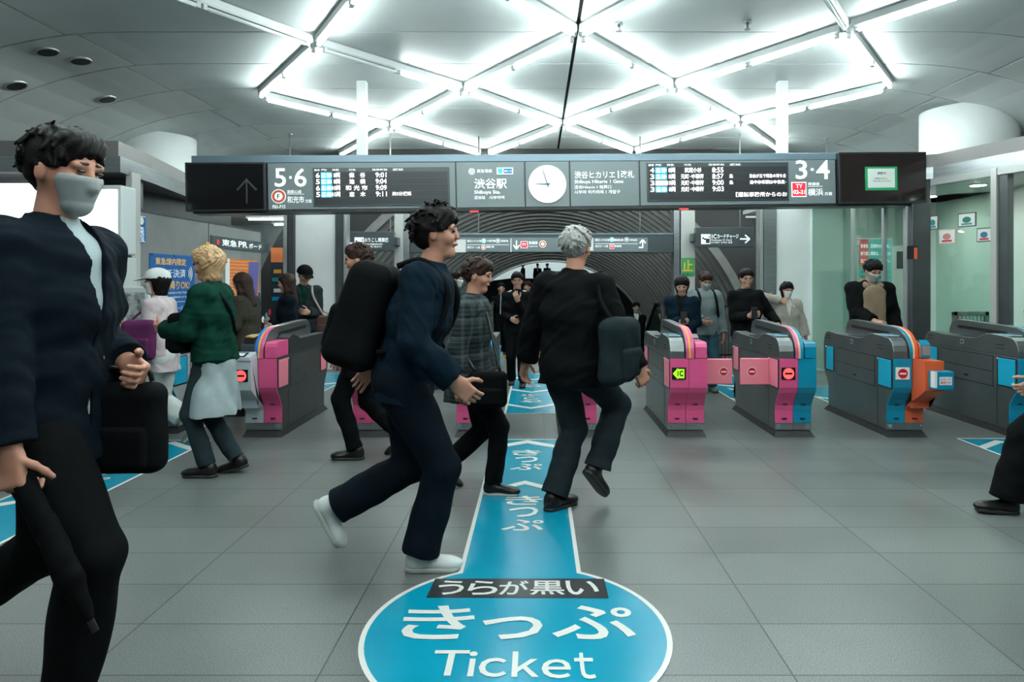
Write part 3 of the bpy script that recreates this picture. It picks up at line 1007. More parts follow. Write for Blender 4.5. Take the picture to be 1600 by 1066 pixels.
for (x0, x1, y0, y1, tx) in ((730, 737, 375, 378.5, '東口'), (738.5, 752, 375, 378.5, 'ヒカリエ方面'), (761, 774, 375, 378.5, '半蔵門線'), (783, 794, 375, 378.5, '田園都市線'),
                            (730, 737, 385, 388.5, '西口'), (738.5, 750, 385, 388.5, 'ビーム橋'), (760, 772, 384, 387.5, '副都心線'),
                            (826, 840, 377, 382, '東横線'), (826, 840, 384, 386.5, 'Toyoko Line'), (930, 937, 373.5, 377, '西口'), (938, 952, 373.5, 377, 'ハチ公方面'),
                            (959, 974, 373.5, 377, '銀座線'), (984, 995, 373.5, 377, '井の頭線'), (930, 937, 383, 386.5, '出口'), (938, 950, 383, 386.5, 'ビーム橋'), (960, 971, 383, 386.5, '東横線')):
    put(L, fr, tx, x0, y0, x1, y1, 0.02, y=-0.014)
for x0, x1, y in ((730, 795, 382.6), (930, 996, 381)):
    a_, b_, c_, d_ = fr.box(x0, y - 0.3, x1, y + 0.3)
    L.rect(a_, b_, c_, d_, -0.014)
for x in (798.5, 904):
    a_, b_, c_, d_ = fr.box(x - 0.5, 373, x + 0.5, 394)
    L.rect(a_, b_, c_, d_, -0.014)
L.build('lettering', LETTER, t)
for x0, y0, ch in ((708, 374.5, 'D'), (907, 372, 'C')):
    k = rect_on(fr, x0, y0, x0 + 20, y0 + 20, 'exit_plate', PIC, t, y=-0.012, d=0.003)
    Lk = Lettering()
    put(Lk, fr, ch, x0 + 13, y0 + 9.5, x0 + 18.5, y0 + 16.5, 0.03, y=-0.017)
    for q in ((x0 + 2, y0 + 6, x0 + 4, y0 + 16), (x0 + 4, y0 + 6, x0 + 11.5, y0 + 8), (x0 + 9.5, y0 + 8, x0 + 11.5, y0 + 16), (x0 + 5, y0 + 12, x0 + 9, y0 + 14)):
        a_, b_, c_, d_ = fr.box(*q)
        Lk.rect(a_, b_, c_, d_, -0.017)
    Lk.build('pictogram', PRINT_WHITE, k)
for x, y, cols in ((819, 382.5, 'r'), (848, 381.5, 'o'), (756, 376.5, 'c'), (778, 376.5, 'w'), (755.5, 387, 'o'), (956, 374.5, 'c'), (979, 374.5, 'w'), (956, 385.5, 'r')):
    big = 5.5 if x in (819, 848) else 3.6
    if cols == 'r':
        bb = rect_on(fr, x - big, y - big, x + big, y + big, 'line_badge', LETTER, t, y=-0.012, d=0.003)
        rect_on(fr, x - big * .85, y - big * .85, x + big * .85, y + big * .85, 'ring', REDBADGE, bb, y=-0.015, d=0.002)
        Lk = Lettering()
        put(Lk, fr, 'TY', x - big * 0.6, y - big * 0.4, x + big * 0.6, y + big * 0.4, 0.03, y=-0.019)
        Lk.build('letter', LETTER, bb)
    else:
        badge(fr, x, y, big, [LETTER, (0.85, {'o': ORANGE_RING, 'c': CYANP, 'w': SIGNG}[cols]), (0.5, LETTER)], t, y=-0.012)
PICTO = mat('sign_pictogram_white', (0.8, 0.83, 0.83), 0.5, emit=0.5)
def side_sign(x0, x1, y0, y1, label, ar, pic, lines):
    fr, t, b, d = sign_frame(x0, x1, y0, y1, 11.75, label)
    L = Lettering()
    arrow(L, fr, *ar[:4], ar[4], -0.003)
    for tx, q in lines:
        put(L, fr, tx, *q, 0.015, y=-0.003)
    rods(t, fr, (610,) if x0 < 700 else (1156,), 11.83)
    q0, q1 = (b - 0.01, b + 0.06) if x0 < 700 else (-0.06, 0.01)
    MB().box(q0, q1, 0.03, 0.30, d * 0.3, d * 0.7).build('bracket', STEEL_DARK, t)
    L.build('lettering', LETTER, t)
    k = rect_on(fr, *pic, 'pictogram', PICTO, t, y=0.0, d=0.004)
    Lk = Lettering()
    px, py, qx, qy = pic
    w, h = qx - px, qy - py
    for q in ((px + w * .5, py + h * .45, px + w * .92, py + h * .9), (px + w * .12, py + h * .3, px + w * .3, py + h * .5), (px + w * .28, py + h * .42, px + w * .52, py + h * .58), (px + w * .8, py + h * .2, px + w * .92, py + h * .36)):
        a_, b_, c_, d_ = fr.box(*q)
        Lk.rect(a_, b_, c_, d_, -0.006)
    Lk.build('symbol', PRINT_DARK, k)
    return fr, t
side_sign(533, 615, 362, 392, 'dark fare adjustment sign with a white arrow pointing left, beside the pale portal post', (538, 373, 552, 387, 'left'), (554, 371, 568.5, 386.5),
          [('のりこし精算機', (569.5, 371.5, 607, 378.5)), ('Fare Adjustment', (569.5, 380, 598, 383.5)), ('精算机 정산기', (569.5, 384, 596, 387))])
side_sign(1088, 1178, 355.5, 386, 'dark IC card charge sign with a white arrow, beside the green poster', (1156, 366.5, 1172, 380.5, 'right'), (1095.5, 366, 1110, 381.5),
          [('I', (1112, 366.3, 1113.2, 372.7)), ('C', (1114.5, 366, 1119.5, 373)), ('カードチャージ', (1120.5, 366, 1154, 373)), ('Recharge IC Card', (1111.5, 374, 1143, 377)), ('IC卡充值 IC카드 충전', (1111.5, 377.5, 1144, 380.5))])
for x, nm in ((443, 'concrete wall'), (1303, 'glass booth')):
    X = px_x(x, 11.6)
    t = thing('ceiling_rod', 'thin pale rod hanging from the ceiling behind the sign board, nearest the %s' % nm, 'rod', (X, 11.9, 0))
    MB().cyl((0, 0, 2.75), (0, 0, zc(X) + 0.01), 0.012, seg=8).build('rod', STEEL_LIGHT, t)
    MB().cyl((0, 0, zc(X) - 0.015), (0, 0, zc(X) + 0.005), 0.04, seg=12).build('rose', STEEL_LIGHT, t)
fr = Frame((0, PY - 0.004, 0), (1, 0, 0))
t = thing('poster', 'narrow green and yellow poster stuck on the pale portal post', 'poster', mw=fr.m)
rect_on(fr, 1064.5, 403, 1085, 432.5, 'sheet', mat('poster_green', srgb(70, 150, 90), 0.5), t, y=0.002, d=0.003)
L = Lettering()
put(L, fr, '止', 1066, 406, 1083, 424, 0.05, y=-0.003)
L.build('lettering', mat('poster_yellow', srgb(225, 190, 60), 0.5), t)
L = Lettering()
put(L, fr, '危険駆込み', 1065, 427, 1084, 431, 0.02, y=-0.003)
L.build('writing', PRINT_DARK, t)

# ================================================================== FLOOR MARKINGS
BLUE = mat('sticker_blue', (0.0, 0.245, 0.365), 0.25, var=0.06, vscale=3, spec=0.42, bump=0.03, bscale=90)
MARKW = mat('sticker_white', (0.68, 0.68, 0.64), 0.35)
MARKK = mat('sticker_black', (0.022, 0.024, 0.028), 0.3)
def flat_poly(pts, z, name, m, parent):
    me = bpy.data.meshes.new(name)
    n = len(pts)
    me.from_pydata([(x, y, z) for x, y in pts] + [(x, y, z - 0.0015) for x, y in pts], [], [tuple(range(n))] + [(i, i + n, (i + 1) % n + n, (i + 1) % n) for i in range(n)])
    me.update()
    return link(name, me, m, parent)
def inset_ring(outer, inner, z, name, m, parent):
    n = len(outer)
    me = bpy.data.meshes.new(name)
    me.from_pydata([(x, y, z) for x, y in outer] + [(x, y, z) for x, y in inner], [], [(i, (i + 1) % n, (i + 1) % n + n, i + n) for i in range(n)])
    me.update()
    return link(name, me, m, parent)
def chevron(xm, y, hw, dy, th, z, parent, flip=1):
    pts = [(xm - hw, y), (xm, y + dy * flip), (xm + hw, y), (xm + hw, y - th * flip), (xm, y + (dy - th) * flip), (xm - hw, y - th * flip)]
    flat_poly(pts, z, 'arrow_mark', MARKW, parent)
def kana(L, xm, y0, y1, w, turn=0):
    """three characters written one under the other, y0 near .. y1 far"""
    h = (y1 - y0) / 3.0
    for k, ch in enumerate('きっぷ'):
        a = y1 - h * (k + 1) if not turn else y0 + h * k
        s = 0.75 if ch == 'っ' else 1.0
        L.add(ch, xm - w / 2 * s, xm + w / 2 * s, a + h * 0.06, a + h * 0.88, 0.0045, 0.015, flat=True, turn=turn)

def main_marker():
    t = thing('floor_sticker', 'large blue keyhole-shaped floor sticker pointing to the gates, with a round end reading Ticket', 'floor marking')
    xm = -0.087
    hw = 0.303
    yc = 2.83
    R = 0.635
    c0 = FL(807, 985)
    cx, cy = c0.x, c0.y
    y_far = FL(820, 687).y
    th = math.asin(hw / R)
    def outline(off):
        r, h = R - off, hw - off
        a0 = math.asin(h / r)
        pts = [(cx + h, y_far - off), ]
        n = 72
        start, end = PI / 2 - a0, -3 * PI / 2 + a0
        for k in range(n + 1):
            a = start + (end - start) * k / n
            pts.append((cx + r * math.cos(a), cy + r * math.sin(a)))
        pts.append((cx - h, y_far - off))
        return pts
    o, i = outline(0), outline(0.022)
    flat_poly(o, 0.002, 'sheet', BLUE, t)
    inset_ring(o, i, 0.0032, 'border', MARKW, t)
    chevron(cx, FL(820, 697).y, hw - 0.02, 0.20, 0.11, 0.0036, t)
    chevron(cx, FL(820, 768).y, hw - 0.02, 0.24, 0.085, 0.0036, t)
    L = Lettering()
    kana(L, cx - 0.0, FL(0, 736).y, FL(0, 703).y, 0.25)
    kana(L, cx - 0.0, FL(0, 832).y, FL(0, 774).y, 0.25)
    def line(body, x0, x1, y0, y1, bold):
        a, b = FL((x0), (y0 + y1) / 2).x, FL(x1, (y0 + y1) / 2).x
        L.add(body, a, b, FL(0, y1).y, FL(0, y0).y, 0.0045, bold, flat=True)
    for ch, x0, x1, y0 in (('き', 628, 741, 948), ('っ', 752, 848, 965), ('ぷ', 862, 991, 948)):
        line(ch, x0, x1, y0, 1001, 0.03)
    for ch, x0, x1, y0, y1 in (('Ｔ', 675, 731, 1018, 1058), ('ｉ', 731, 744, 1020, 1059), ('ｃ', 748, 792, 1030, 1060), ('ｋ', 800, 842, 1020, 1060), ('ｅ', 846, 892, 1032, 1062), ('ｔ', 898, 929, 1022, 1063)):
        line(ch, x0, x1, y0, y1, 0.035)
    for k, (x0, x1) in enumerate(((684, 725), (731, 778), (780, 826), (828, 882), (884, 935))):
        line('うらが黒い'[k], x0, x1, 909, 931, 0.02)
    q = [FL(680, 905.5), FL(944, 905.5), FL(951, 936), FL(666, 935)]
    flat_poly([(p.x, p.y) for p in q][::-1], 0.0034, 'name_strip', MARKK, t)
    L.build('lettering', MARKW, t)
main_marker()

def strip(label, x0, x1, y0, y1, flip=1, chev=None, words=(), group=None, cat='floor marking'):
    t = thing('floor_sticker', label, cat, group=group)
    flat_poly([(x0, y0), (x1, y0), (x1, y1), (x0, y1)], 0.002, 'sheet', BLUE, t)
    w = 0.024
    inset_ring([(x0, y0), (x1, y0), (x1, y1), (x0, y1)], [(x0 + w, y0 + w), (x1 - w, y0 + w), (x1 - w, y1 - w), (x0 + w, y1 - w)], 0.0032, 'border', MARKW, t)
    xm = (x0 + x1) / 2
    for y in chev or ():
        chevron(xm, y, (x1 - x0) / 2 - 0.02, 0.22, 0.09, 0.0036, t, flip)
    if words:
        L = Lettering()
        for a, b in words:
            kana(L, xm, a, b, 0.26, 0 if flip > 0 else 180)
        L.build('lettering', MARKW, t)
    return t
strip('blue floor strip with white arrow under the person in the white cap', -3.545, -2.94, 2.2, 6.18, 1, (5.9, 4.4), ((4.8, 5.55), (3.2, 4.0)))
strip('blue floor strip in front of the grey steel gate by the booth', 3.83, 4.45, 2.6, 6.25, 1, (5.95, 4.5), ((4.85, 5.6),))
strip('blue floor strip beyond the middle gate lane with arrows pointing back to the viewer', -0.36, 0.22, 7.40, 10.6, -1, (7.9, 9.0, 10.1), ((8.05, 8.7), (9.2, 9.8)))
strip('blue floor strip beyond the gate with the white front', -3.36, -2.77, 7.8, 10.6, -1, (8.4, 9.6), ((8.6, 9.3),))
strip('blue floor strip beyond the lane closed by two pink flaps', 2.36, 2.98, 7.7, 10.4, -1, (8.3, 9.5), ((8.5, 9.2),))
strip('blue floor strip beyond the gate with the orange front', 3.45, 4.03, 7.8, 9.3, -1, (8.4,), ())
# tactile strip at the top of the stairs
t = thing('tactile_strip', 'yellow ribbed tactile strip across the floor before the escalators', 'tactile paving')
YEL = mat('tactile_yellow', srgb(190, 150, 70), 0.6)
mb = MB().box(-2.2, 3.2, 12.75, 13.05, 0, 0.006)
mb.build('sheet', YEL, t)
mb = MB()
for k in range(90):
    x = -2.18 + k * 0.06
    mb.prism([(x, 12.77), (x + 0.03, 12.77), (x + 0.05, 13.03), (x + 0.02, 13.03)], 0.006, 0.011, 'z')
mb.build('rib', mat('tactile_dark', srgb(120, 92, 40), 0.6), t)
# ================================================================== TICKET GATES
PINK = mat('gate_pink', (0.68, 0.085, 0.235), 0.34)
PINKF = mat('gate_pink_flap', (0.78, 0.22, 0.29), 0.45)
BLUEG = mat('gate_blue', (0.0, 0.22, 0.36), 0.32)
BLUEF = mat('gate_blue_flap', (0.005, 0.34, 0.52), 0.42)
ORANGE = mat('gate_orange', (0.68, 0.11, 0.035), 0.35)
GWHITE = mat('gate_white', (0.52, 0.57, 0.60), 0.3)
GATEST = mat('gate_steel', (0.21, 0.225, 0.228), 0.33, 0.8, var=0.10, vscale=2.5)
GATEDK = mat('gate_dark', (0.045, 0.050, 0.053), 0.30, 0.35, var=0.12, vscale=3)
GATEGREY = mat('gate_charcoal', (0.058, 0.060, 0.060), 0.36, 0.3, var=0.1, vscale=3)
HOODM = mat('gate_hood', (0.040, 0.052, 0.060), 0.22, 0.3)
YELLOW = mat('reader_yellow', srgb(225, 165, 50), 0.4)
PALEB = mat('stripe_pale', srgb(235, 190, 150), 0.4)
SKYB = mat('reader_blue', srgb(20, 110, 200), 0.35)
GREENLED = mat('green_arrow_light', (0.35, 0.85, 0.02), 0.4, emit=0.9)
REDLED = mat('no_entry_light', (1.0, 0.09, 0.09), 0.4, emit=1.3)
TEALRING = mat('number_disc_teal', srgb(120, 150, 150), 0.4)
SIGNRED = mat('no_entry_red', srgb(185, 20, 45), 0.4)
DISPBK = mat('display_black', (0.01, 0.006, 0.006), 0.25)

HW, GLEN = 0.168, 1.53
ZT = 0.735
FRONT = [(0.0, ZT), (0.0, 0.52), (0.004, 0.47), (0.028, 0.42), (0.085, 0.345), (0.118, 0.29), (0.125, 0.24), (0.125, 0.0)]

def front_profile(prot=0.0, z_lo=0.06, z_hi=ZT):
    pts = []
    for y, z in FRONT:
        k = min(1, max(0, (z - 0.27) / 0.2))
        pts.append((y - prot * k, max(z_lo, min(z_hi, z))))
    return pts

def shell_strip(pts, th):
    """side outline of a skin of thickness th lying on the front profile"""
    out = [(y - th, z) for y, z in pts]
    return out + pts[::-1]

def no_entry(parent, cx, cz, r, y, red, bar, ring=None, name='no_entry_sign'):
    o = None
    if ring:
        o = MB().disc((cx, cz), r * 1.13, y=y, t=0.001).build(name, ring, parent)
        y -= 0.001
    p = MB().disc((cx, cz), r, y=y, t=0.0012).build('disc' if o else name, red, o or parent)
    MB().box(cx - r * 0.68, cx + r * 0.68, y - 0.0026, y - 0.001, cz - r * 0.17, cz + r * 0.17).build('bar', bar, o or p)

def gate(X, Y, label, L, R, body, num, stripes, left_display=None, right_display=None, corner='right', flaps=PINKF, group='ticket gates'):
    """L, R: (material, protrusion) of the two halves of the front"""
    t = thing('ticket_gate', label, 'ticket gate', (X, Y, 0), 0, group)
    # plinth
    mb = MB()
    bm = mb.bm
    lo = [(-0.185, 0.075), (0.185, 0.075), (0.185, 1.475), (-0.185, 1.475)]
    hi = [(-0.155, 0.135), (0.155, 0.135), (0.155, 1.415), (-0.155, 1.415)]
    A = [bm.verts.new((x, y, 0)) for x, y in lo]
    B = [bm.verts.new((x, y, 0.062)) for x, y in hi]
    bm.faces.new(A[::-1]); bm.faces.new(B)
    for i in range(4):
        bm.faces.new((A[i], A[(i + 1) % 4], B[(i + 1) % 4], B[i]))
    mb.build('plinth', RUBBER, t)
    # cabinet
    fp = [(y + 0.012, z) for y, z in FRONT[:-1]] + [(0.137, 0.058)]
    bp = [(GLEN - y, z) for y, z in FRONT[:-1]] + [(GLEN - 0.125, 0.058)]
    MB().prism(fp + bp[::-1], -HW + 0.004, HW - 0.004, 'x', 0.003).build('cabinet', body, t)
    # side details: service hatches, seams, locks
    for s, nm in ((-1, 'l'), (1, 'r')):
        xs = s * (HW - 0.003)
        a, b = (xs - 0.003, xs) if s < 0 else (xs, xs + 0.003)
        g_ = (xs - 0.0012, xs) if s < 0 else (xs, xs + 0.0012)
        MB().box(g_[0], g_[1], 0.352, 1.208, 0.427, 0.723).build('hatch_gap', BLACK, t)
        MB().box(a, b, 0.36, 1.20, 0.575, 0.715, 0.001).build('service_hatch', body, t)
        h2 = MB().box(a, b, 0.36, 1.20, 0.435, 0.567, 0.001).build('service_hatch', body, t)
        MB().box(a - 0.002, b + 0.002, 0.74, 0.80, 0.475, 0.495).build('pull', BLACK, h2)
        for (y0, y1, z0, z1) in ((0.045, 0.275, 0.46, 0.715), (1.27, 1.44, 0.46, 0.715)):
            fs = MB().box(a - 0.001, b + 0.001, y0 - 0.008, y1 + 0.02, z0 - 0.012, z1 + 0.008).build('flap_recess', BLACK, t)
            MB().box(a - 0.007, b + 0.007, y0, y1, z0, z1, 0.004).build('flap_face', flaps, fs)
            MB().cyl((s * (HW + 0.004), y1 + 0.012, z1 - 0.02), (s * (HW + 0.004), y1 + 0.012, z1), 0.006, seg=8).build('hinge_pin', STEEL_LIGHT, fs)
        MB().box(g_[0], g_[1], 0.30, 0.304, 0.07, 0.44).build('panel_seam', BLACK, t)
    # coloured front halves and kick plates
    for s, (m, prot), disp in ((-1, L, left_display), (1, R, right_display)):
        x0, x1 = (-HW, -0.0015) if s < 0 else (0.0015, HW)
        pts = front_profile(prot, 0.125)
        f = MB().prism(shell_strip([(y + 0.012, z) for y, z in pts], 0.014 + 0.0), x0, x1, 'x', 0.002).build('front_panel', m, t)
        if prot:
            pr_ = [(y + 0.005, z) for y, z in pts if z > 0.26] + [(0.02, 0.28), (0.02, ZT)]
            MB().prism(pr_, x0 + 0.002, x1 - 0.002, 'x').build('front_box', m, t)
        MB().prism([(0.119, 0.06), (0.119, 0.124), (0.14, 0.124), (0.14, 0.06)], x0, x1, 'x').build('kick_plate', STEEL, t)
        n = num[0] if s < 0 else num[1]
        if n:
            cx = x0 + 0.03 if s < 0 else x1 - 0.035
            d = MB().disc((cx, 0.095), 0.017, y=0.119, t=0.001, seg=20).build('number_disc', TEALRING, t)
            Lk = Lettering()
            Lk.add(n, cx - 0.005, cx + 0.005, 0.086, 0.104, 0.1168, 0.02)
            Lk.build('numeral', PRINT_DARK, d)
        for z, yy in ((0.30, 0.112), (0.165, 0.1225)):
            if z > 0.2:
                yy -= prot * (z - 0.27) / 0.2
            MB().box((x0 + x1) / 2 - 0.02, (x0 + x1) / 2 + 0.025, yy - 0.006, yy + 0.012, z - 0.006, z + 0.006).build('slot', BLACK, t)
        if disp:
            yy = -0.002 - prot
            cx = (x0 + x1) / 2 - (0.0 if s > 0 else 0.005)
            k = MB().box(cx - 0.064, cx + 0.062, yy - 0.008, yy + 0.004, 0.545, 0.655, 0.002).build('display', DISPBK if disp != 'paper' else PRINT_WHITE, t)
            if disp == 'no_entry':
                no_entry(k, cx - 0.001, 0.600, 0.050, yy - 0.0085, REDLED, DISPBK, name='lit_sign')
            elif disp == 'paper':
                no_entry(k, cx - 0.001, 0.600, 0.044, yy - 0.0085, SIGNRED, PRINT_WHITE)
            elif disp == 'ic':
                Lk = Lettering()
                yq = yy - 0.0095
                Lk.poly([(cx - 0.058, 0.600), (cx - 0.012, 0.651), (cx - 0.012, 0.642), (cx + 0.047, 0.642), (cx + 0.047, 0.558), (cx - 0.012, 0.558), (cx - 0.012, 0.549)], yq)
                ar = Lk.build('lit_arrow', GREENLED, k)
                Lk = Lettering()
                Lk.rect(cx - 0.016, cx - 0.007, 0.576, 0.626, yq - 0.001)
                Lk.add('C', cx + 0.002, cx + 0.038, 0.574, 0.628, yq - 0.001, 0.05)
                Lk.build('letters', DISPBK, ar)
    # upper deck, flat dark block running the whole length
    deck = [(0.045, ZT), (0.045, 0.80), (0.10, 0.845), (1.40, 0.845), (1.475, 0.80), (1.52, ZT)]
    MB().prism([(y, z) for y, z in deck], -HW + 0.006, HW - 0.006, 'x', 0.004).build('deck', GATEDK if body is not GATEST else GATEST, t)
    cs = 1 if corner == 'right' else -1
    # rounded hood on the reader side
    hood = [(0.004, ZT + 0.004), (0.006, 0.80), (0.02, 0.85), (0.05, 0.89), (0.10, 0.918), (0.22, 0.928), (0.40, 0.935), (0.47, 0.928), (0.58, 0.885), (0.66, 0.87), (1.16, 0.87), (1.40, 0.885), (1.46, 0.87), (1.50, 0.82), (1.525, ZT + 0.004)]
    a, b = sorted((-cs * (HW + 0.001), -cs * 0.035))
    hd = MB().prism(hood, a, b, 'x', 0.006).build('hood', HOODM if body is not GATEST else GATEST, t)
    xs = -cs * (HW + 0.001)
    a, b = sorted((xs, xs - cs * 0.004))
    for y0 in (0.20, 1.34):
        for k in range(2):
            MB().box(a, b, y0, y0 + 0.11, 0.80 + k * 0.032, 0.818 + k * 0.032, 0.0015).build('vent', GATEGREY, hd)
    lock = MB().box(a, b, 0.80, 0.86, 0.795, 0.84, 0.002).build('lock_plate', STEEL_LIGHT, hd)
    MB().box(min(a, b) - 0.001, max(a, b) + 0.001, 0.815, 0.845, 0.808, 0.828).build('keyhole', BLACK, lock)
    # reader glass and ticket slot on the hood
    hx0, hx1 = sorted((-cs * 0.155, -cs * 0.045))
    MB().box(hx0, hx1, 0.13, 0.36, 0.926, 0.938, 0.004).build('card_reader', mat('reader_glass', (0.25, 0.45, 0.55), 0.08, emit=0.15), t)
    MB().box(hx0, hx1, 0.70, 0.95, 0.868, 0.876, 0.002).build('message_screen', mat('screen_blue', (0.02, 0.06, 0.10), 0.1), t)
    # corner block on the other side
    a, b = sorted((cs * 0.060, cs * (HW - 0.002)))
    m = R[0] if cs > 0 else L[0]
    blk = [(-0.002, ZT + 0.006), (-0.002, 0.84), (0.012, 0.872), (0.04, 0.885), (0.30, 0.885), (0.30, ZT + 0.006)]
    MB().prism(blk, a, b, 'x', 0.004).build('corner_block', m, t)
    MB().prism([(y, z) for y, z in ((0.31, 0.846), (0.31, 0.90), (0.40, 0.93), (0.56, 0.90), (0.64, 0.87), (1.42, 0.87), (1.49, 0.80), (1.52, ZT))] + [(0.31, ZT)], a, b, 'x', 0.004).build('side_cover', GATEDK if body is not GATEST else GATEST, t)
    # raised rail with slot, and its striped front arc
    x0, x1 = (-0.028, 0.052) if cs > 0 else (-0.052, 0.028)
    arc = [(-0.006, ZT + 0.002), (-0.006, 0.80)] + [(0.30 - 0.306 * math.cos(q), 0.80 + 0.205 * math.sin(q)) for q in [PI / 2 * k / 10 for k in range(1, 11)]]
    rail = arc + [(0.9, 1.025), (1.15, 1.028), (1.24, 1.0), (1.28, 0.93), (1.29, 0.85), (1.29, ZT)]
    rl = MB().prism(rail + [(0.02, ZT)], x0, x1, 'x', 0.004).build('rail', GATEST, t)
    MB().prism([(0.34, 0.925), (0.36, 0.952), (1.12, 0.972), (1.14, 0.955), (1.12, 0.94), (0.36, 0.918)], x0 - 0.002, x1 + 0.002, 'x').build('rail_slot', BLACK, rl)
    mid = (x0 + x1) / 2
    arc2 = arc + [(0.42, 1.009)]
    sk = [(y - 0.005 if z < 0.81 else y - 0.004, z + (0.004 if y > 0.05 else 0.0)) for y, z in arc2]
    poly = sk + arc2[::-1]
    e1, e2 = x0 + 0.004, x1 - 0.004
    ws = 0.012
    MB().prism(poly, e1, mid - ws, 'x').build('stripe', stripes[0], rl)
    MB().prism(poly, mid - ws + 0.001, mid + ws - 0.006, 'x').build('stripe', stripes[1], rl)
    MB().prism(poly, mid + ws - 0.005, e2, 'x').build('stripe', stripes[2], rl)
    return t

GY = 6.22
gate(-3.58, GY + 0.15, 'white-bodied ticket gate with a blue front behind the person in the white cap', (BLUEG, 0), (BLUEG, 0), mat('gate_white_body', (0.42, 0.46, 0.48), 0.3, 0.1, var=0.06), ('', '1'), (BLUEG, SKYB, BLUEG), corner='left', flaps=BLUEF)
g1 = gate(-2.54, GY, 'charcoal ticket gate whose front is half white and half pink', (GWHITE, 0.15), (PINK, 0), GATEGREY, ('', '2'), (SKYB, YELLOW, PINK), left_display='no_entry', corner='right', flaps=PINKF)
# screen and reader on the white half
MB().prism([(-0.165, 0.735), (-0.165, 0.765), (-0.03, 0.80), (0.0, 0.735)], -HW, -0.004, 'x', 0.004).build('reader_head', GWHITE, g1)
scr = MB().prism([(-0.158, 0.7685), (-0.158, 0.7725), (-0.06, 0.798), (-0.06, 0.794)], -HW + 0.012, -0.055, 'x').build('touch_screen', DISPBK, g1)
MB().prism([(-0.145, 0.776), (-0.145, 0.7785), (-0.085, 0.794), (-0.085, 0.7915)], -HW + 0.03, -0.075, 'x').build('picture', mat('screen_pale', (0.5, 0.6, 0.62), 0.3, emit=0.4), scr)
MB().box(-HW + 0.02, -0.05, 0.03, 0.2, 0.86, 0.925, 0.01).build('reader_block', BLACK, g1)
rr_ = MB().tube([(-HW + 0.035, 0.05, 0.928), (-0.06, 0.05, 0.928), (-0.06, 0.17, 0.936), (-HW + 0.035, 0.17, 0.936)], 0.007, 6, True).build('reader_frame', YELLOW, g1)
gate(-1.54, GY, 'ticket gate with an all pink front behind the legs of the striding people', (PINK, 0), (PINK, 0), GATEST, ('3', '2'), (PINK, PALEB, PINK), left_display='no_entry', corner='right')
gate(-0.58, GY, 'ticket gate with a pink and blue front beside the middle lane strip', (PINK, 0), (BLUEG, 0), GATEST, ('3', '4'), (PINK, PALEB, BLUEG), left_display='no_entry', corner='right', flaps=BLUEF)
gate(0.385, GY, 'ticket gate with a blue and pink front, behind the grey-haired person', (BLUEG, 0), (PINK, 0), GATEST, ('4', '5'), (BLUEG, PALEB, PINK), corner='right', flaps=BLUEF)
ga = gate(1.383, GY, 'ticket gate with an all pink front and a green lit IC arrow', (PINK, 0), (PINK, 0), GATEST, ('5', '6'), (PINK, YELLOW, PINK), left_display='ic', corner='right')
gb = gate(2.38, GY, 'ticket gate with a pink and blue front and a red lit no-entry sign', (PINK, 0), (BLUEG, 0), GATEST, ('6', '7'), (PINK, PALEB, BLUEG), left_display='no_entry', corner='right')
gc = gate(3.42, GY, 'ticket gate with a blue and orange front, its orange half jutting forward', (BLUEG, 0), (ORANGE, 0.20), GATEST, ('7', '8'), (BLUEG, PALEB, ORANGE), left_display='paper', corner='right', flaps=BLUEF)
gate(4.56, GY, 'grey steel ticket gate with blue side flaps next to the glass booth', (BLUEG, 0), (BLUEG, 0), GATEST, ('8', ''), (BLUEG, PALEB, BLUEG), corner='right', flaps=BLUEF)
# orange half: ticket box and screen
tb_ = MB().box(0.03, HW + 0.03, -0.30, -0.19, 0.50, 0.655, 0.004).build('ticket_box', BLUEG, gc)
MB().box(0.028, 0.05, -0.302, -0.24, 0.515, 0.655).build('edge_strip', PRINT_WHITE, tb_)
MB().box(0.07, HW + 0.01, -0.303, -0.299, 0.54, 0.61).build('card', PRINT_WHITE, tb_)
Lk = Lettering()
Lk.add('ICカード', 0.078, HW, 0.58, 0.602, -0.3045, 0.03)
Lk.add('専用です', 0.078, HW, 0.548, 0.572, -0.3045, 0.03)
Lk.build('lettering', RED, tb_)
MB().prism([(-0.01, 0.745), (-0.01, 0.86), (0.03, 0.9), (0.06, 0.9), (0.06, 0.745)], 0.075, HW - 0.01, 'x', 0.003).build('screen_hood', BLUEG, gc)
MB().box(0.085, HW - 0.018, -0.016, -0.010, 0.765, 0.855).build('screen', mat('screen_dull', (0.25, 0.24, 0.25), 0.15), gc)

# closed flaps
def flap(parent, x0, x1, y, z0, z1, cx):
    f = MB().box(x0, x1, y, y + 0.028, z0, z1, 0.012, seg=3).build('flap', PINKF, parent)
    no_entry(f, cx, (z0 + z1) / 2, 0.038, y - 0.0005, SIGNRED, PRINT_WHITE, PRINT_WHITE)
flap(ga, 0.14, 0.485, 0.30, 0.452, 0.70, 0.40)
flap(gb, -0.45, -0.17, 0.26, 0.455, 0.71, -0.34)
